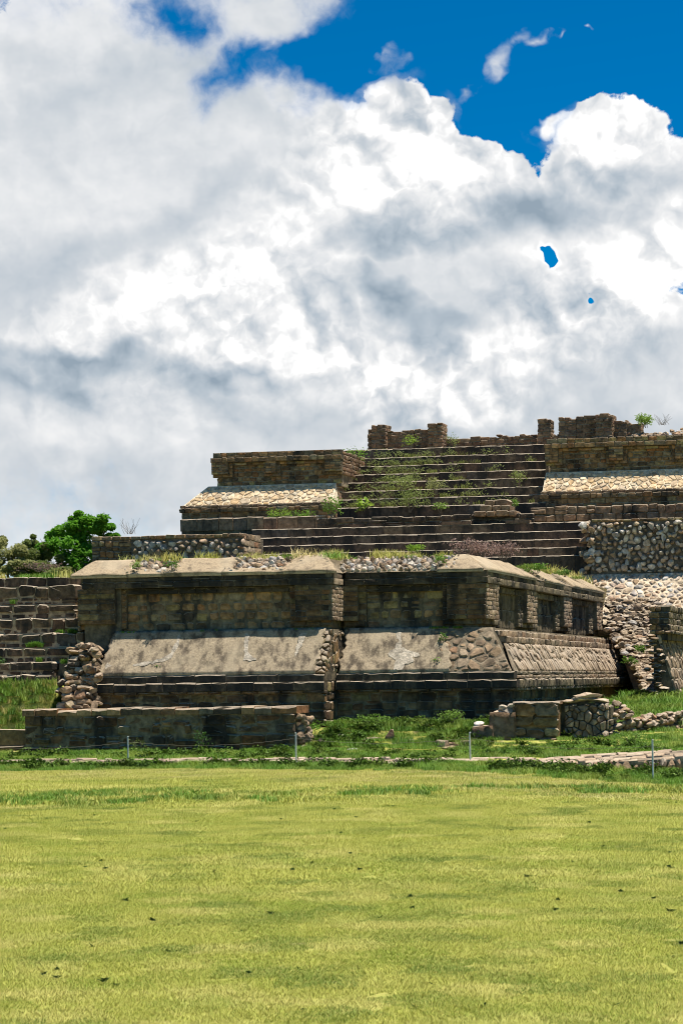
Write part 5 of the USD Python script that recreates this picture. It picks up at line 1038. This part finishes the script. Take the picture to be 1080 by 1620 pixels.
# plants on the steps and ledges
plant('big_leaf_plant', 'plant with big pale green leaves on the upper stairs', 'plant', P3(573, 817, 23.4), .62, .62, 'lime_leaf', 30, .24, 6, .9, ratio=.62)
SH = [('green_shrub', 'tall green shrub beside the right end of the left cobbled slope', 528, 822, 22.4, 40, 34, 'green_leaf', 420), ('green_shrub', 'green shrub trailing at the top left of the upper stairs', 560, 738, 26.1, 28, 40, 'green_leaf', 260), ('green_shrub', 'small green shrub left of the trailing one beside the left wing end wall', 541, 757, 25.1, 26, 18, 'green_leaf', 160),
      ('olive_shrub', 'wide olive shrub in the middle of the upper stairs', 632, 777, 24.4, 24, 54, 'dull_leaf', 380), ('olive_shrub', 'tall olive shrub on the upper stairs, right of the big leaf plant', 648, 811, 23.3, 38, 40, 'dull_leaf', 420), ('olive_shrub', 'thin olive shrub near the right end of the upper stairs', 822, 768, 24.9, 22, 34, 'dull_leaf', 170), ('olive_shrub', 'low olive shrub right of the tall one on the stairs', 690, 783, 24.1, 26, 30, 'dull_leaf', 220), ('green_shrub', 'low green tuft right of the tall olive shrub on the stairs', 697, 811, 23.3, 16, 26, 'green_leaf', 150),
      ('olive_shrub', 'small olive shrub on the stairs below the low ruined wall', 596, 752, 25.5, 14, 26, 'dull_leaf', 110), ('green_shrub', 'green tuft on the worn step right of the broken pedestal', 812, 806, 22.8, 14, 18, 'green_leaf', 110), ('lime_shrub', 'lime green shrub in front of the shrine wall pillars', 650, 713, 28.5, 24, 32, 'lime_leaf', 170), ('olive_shrub', 'wispy olive weed right of the second stubby pillar', 716, 711, 28.5, 24, 26, 'dull_leaf', 120),
      ('lime_shrub', 'lime green shrub at the foot of the left wing base wall', 440, 827, 23.1, 22, 36, 'lime_leaf', 240), ('green_shrub', 'green shrub at the foot of the left wing, right of the lime one', 480, 827, 23, 22, 40, 'green_leaf', 240), ('lime_shrub', 'round lime tuft on the platform top beside the purple plumes', 657, 877, 8.5, 15, 26, 'lime_leaf', 240), ('green_shrub', 'bright green bush on the rubble heap against the sky', 1022, 677, 26.9, 20, 36, 'green_leaf', 800),
      ('green_shrub', 'dark leafy weed against the low wall, left of its middle', 322, 1190, -.25, 34, 38, 'weed_leaf', 150), ('green_shrub', 'broad leaved green clump at the right end of the low wall', 497, 1172, 1.2, 34, 40, 'green_leaf', 420), ('green_shrub', 'weed growing out of the left stairs, lower one', 42, 1048, 2.4, 20, 26, 'green_leaf', 120), ('green_shrub', 'weed growing on the left stairs, at their left edge', 2, 1062, 2.0, 22, 16, 'weed_leaf', 120),
      ('green_shrub', 'weed on the collapsed masonry, upper one', 1011, 1036, 12.2, 14, 22, 'green_leaf', 150), ('green_shrub', 'weed on the collapsed masonry, lower one', 996, 1054, 11.5, 14, 24, 'green_leaf', 160), ('lime_shrub', 'grassy green tuft on the platform cap, right of the corner', 848, 908, 9.2, 15, 40, 'green_leaf', 260), ('lime_shrub', 'small green tuft farther along the cap, nearest its far end', 893, 913, 12.6, 12, 24, 'green_leaf', 150),
      ('green_shrub', 'green weed on the cap cobbles at the left', 217, 902, 2.2, 14, 18, 'green_leaf', 120), ('green_shrub', 'green weed on the cap cobbles just before the second plaster patch', 272, 902, 2.2, 18, 26, 'green_leaf', 160), ('green_shrub', 'green weed on the cap near the right corner plaster', 697, 896, 3.1, 20, 22, 'green_leaf', 150), ('green_shrub', 'tiny green weed in the middle of the left plastered slope', 249, 1060, 1.62, 7, 14, 'green_leaf', 60),
      ('green_shrub', 'trailing weed at the broken edge of the right plaster', 700, 1022, 2.75, 22, 16, 'green_leaf', 90), ('green_shrub', 'small trailing weed low on the right plaster', 694, 1051, 2.45, 10, 22, 'green_leaf', 60), ('olive_shrub', 'weed with long thin leaves by the fence post at the low wall', 222, 1190, -.4, 22, 34, 'dull_leaf', 60), ('green_shrub', 'leafy clump on the mound against the base wall', 712, 1150, 1.7, 26, 50, 'green_leaf', 420),
      ('green_shrub', 'low leafy clump left of the leafy one on the mound', 590, 1152, 1.6, 20, 70, 'green_leaf', 420), ('green_shrub', 'leafy clump before the trailing low wall', 1000, 1180, -1.0, 20, 60, 'green_leaf', 420)]
for nm, lab, px, py, b, hh, ww, m, n in SH:
    k = (Y0 + b) / FPX; plant(nm, lab, 'shrub' if 'shrub' in lab or 'bush' in lab else 'weed', P3(px, py, b), hh * k, ww * k, m, n, .055 if b < 4 else .075, 7)
for k, (px, py, b, n, lab) in enumerate(((760, 888, 9.5, 520, 'purple brown dry seed plumes along the platform top, left clump'), (795, 888, 10.5, 420, 'purple brown dry seed plumes along the platform top, right clump'), (735, 883, 9.0, 240, 'purple brown dry seed plumes nearest the lime tuft'))):
    plant('dry_plumes', lab, 'grass', P3(px, py, b), .50, .85, 'plume', n, .075, 22, .1, lift=.25)
for lab, px, py, b, hh in (('bare wispy twigs standing on the cobble retaining wall', 205, 845, 18.4, 24), ('thin dry twigs standing on the rubble heap', 1050, 672, 27.1, 16)):
    pos = P3(px, py, b); k = (Y0 + b) / FPX; t = thing('dry_twigs', lab, 'twigs', pos); S = []
    for q in range(16): S.append(limb(np.array(pos) + [rng.uniform(-.18, .18), rng.uniform(-.1, .1), 0], np.array(pos) + [rng.uniform(-.35, .35), rng.uniform(-.1, .1), hh * k * rng.uniform(.5, 1.1)], .007, .003, 3, rng, 2))
    put(t, 'twig', *join(S), 'bark')
# tufts in the joints of the left stairs and on ledges of the platform
def tufts(name, label, spots, m, h, n=26, w=.012, spread_=.10):
    P = []
    for a_, b_, z_ in spots:
        V, F_ = blades(n, spread_, h * .5, h, w, gr, .9); P.append((V + np.array([a_, b_, z_]), F_))
    one_mesh_thing(name, label, 'grass', *join(P), m, kind='stuff')
sp_ = [(*P3(x + gr.uniform(-4, 4), y, b)[:1], b, P3(x, y, b)[2]) for x, y, b, c in ((22, 955, 3.0, 1), (110, 1002, 2.55, 2), (116, 1002, 2.6, 2), (96, 1003, 2.6, 2), (48, 1024, 2.3, 3), (66, 1024, 2.3, 3), (56, 1022, 2.3, 3), (104, 1050, 1.8, 2), (60, 1047, 1.9, 2), (12, 1088, 1.45, 2), (40, 1090, 1.45, 2)) for _ in range(c * 2)]
tufts('stair_tufts', 'grass tufts in the joints of the left stairs', sp_, 'verge_blade', .15)
sp_ = [(on_b(x, y, WL - .3)[0], WL - .28 + gr.uniform(0, .1), 2.83) for x in list(gr.uniform(190, 215, 6)) + list(gr.uniform(283, 300, 10)) + list(gr.uniform(320, 330, 3)) + list(gr.uniform(340, 345, 3)) + list(gr.uniform(410, 497, 16)) for y in (1000,)] + [(on_b(x, 1000, WR - .3)[0], WR - .28, 2.83) for x in gr.uniform(680, 730, 10)]
tufts('ledge_weeds', 'thin line of small weeds along the top edge of the plastered slope', sp_, 'green_leaf', .07, 18, .02)
sp_ = [(1.92 + .45 * gr.uniform(0, 1), b + gr.uniform(-.5, .5), 4.55) for b in (8.6, 8.8, 9.0, 12.2, 15.25) for _ in range(3)]
tufts('cap_grass', 'grass growing in the gaps of the side cap', sp_, 'verge_blade', .13, 30, .014, .25)
sp_ = [(aat(x, 22.7), 22.7, ZM) for x in gr.uniform(535, 850, 16)] + [(aat(x, 23.7 + .55 * i), 23.8 + .55 * i, zat(650, y, 23.5 + .55 * i)) for i, y in enumerate(ys_[:-1]) for x in np.r_[gr.uniform(545, 850, 3), gr.normal(650, 70, 5).clip(545, 850)]]
tufts('stair_weeds', 'dry and green tufts along the treads of the upper stairs', sp_, 'dry_blade', .22, 16, .012, .34)
P = []
for i, y in enumerate(ys_[:-1]):
    for x in np.r_[gr.normal(645, 60, 9).clip(545, 800), gr.uniform(545, 850, 4)]:
        w = gr.uniform(.15, .5); P.append(leaves((aat(x, 23.75 + .55 * i), 23.8 + .55 * i, zat(650, y, 23.5 + .55 * i) + .12), (w, .14, gr.uniform(.12, .3)), int(160 * w), .07, gr, .5, .0))
one_mesh_thing('creeping_weeds', 'olive creeping weeds over the middle of the upper stairs', 'weeds', *join(P), 'dull_leaf', kind='stuff')

# ------------------------------------------------------------------ the rope fence
FP = ((203, 1213.5, 1166, 'thin pale metal fence post in front of the low wall'), (468, 1210, 1160, 'thin pale metal fence post at the right end of the low wall'), (744, 1211.5, 1159, 'thin pale metal fence post before the kerb stones and stepped ruin'), (1033, 1236, 1171, 'thin pale metal fence post at the right, beside the raised path'))
heads = []
for px, y1, y0, lab in FP:
    a_, b_ = on_z(px, y1, 0.0); z0 = float(ground_h(a_, b_)); z1 = on_b(px, y0, b_)[1]
    t = thing('fence_post', lab, 'post', (a_, b_, z0), 'thin metal posts of the rope fence')
    V, F_ = limb((a_, b_, z0 - .1), (a_ + rng.uniform(-.012, .012), b_, z1), .014, .014, 10, rng, 3, .0); put(t, 'shaft', V, F_, 'post_metal', True)
    c = trimesh.creation.icosphere(1, .017); put(t, 'cap', np.array(c.vertices) * [1, 1, .6] + [a_, b_, z1], np.array(c.faces), 'post_metal', True)
    heads.append(np.array([a_, b_, z1 - .10]))
heads = [heads[0] + (heads[0] - heads[1]) * [1, 1, 0]] + heads + [heads[-1] + np.array([3.2, -4.5, .0])]
S = []
for p, q in zip(heads[:-1], heads[1:]):
    pts = [p + (q - p) * t - np.array([0, 0, .10 * 4 * t * (1 - t)]) for t in np.linspace(0, 1, 13)]
    for u, v in zip(pts[:-1], pts[1:]): S.append(limb(u, v, 0.0022, 0.0022, 4, rng, 1, 0))
one_mesh_thing('fence_rope', 'thin sagging rope strung between the fence posts', 'rope', *join(S), 'rope_fibre')
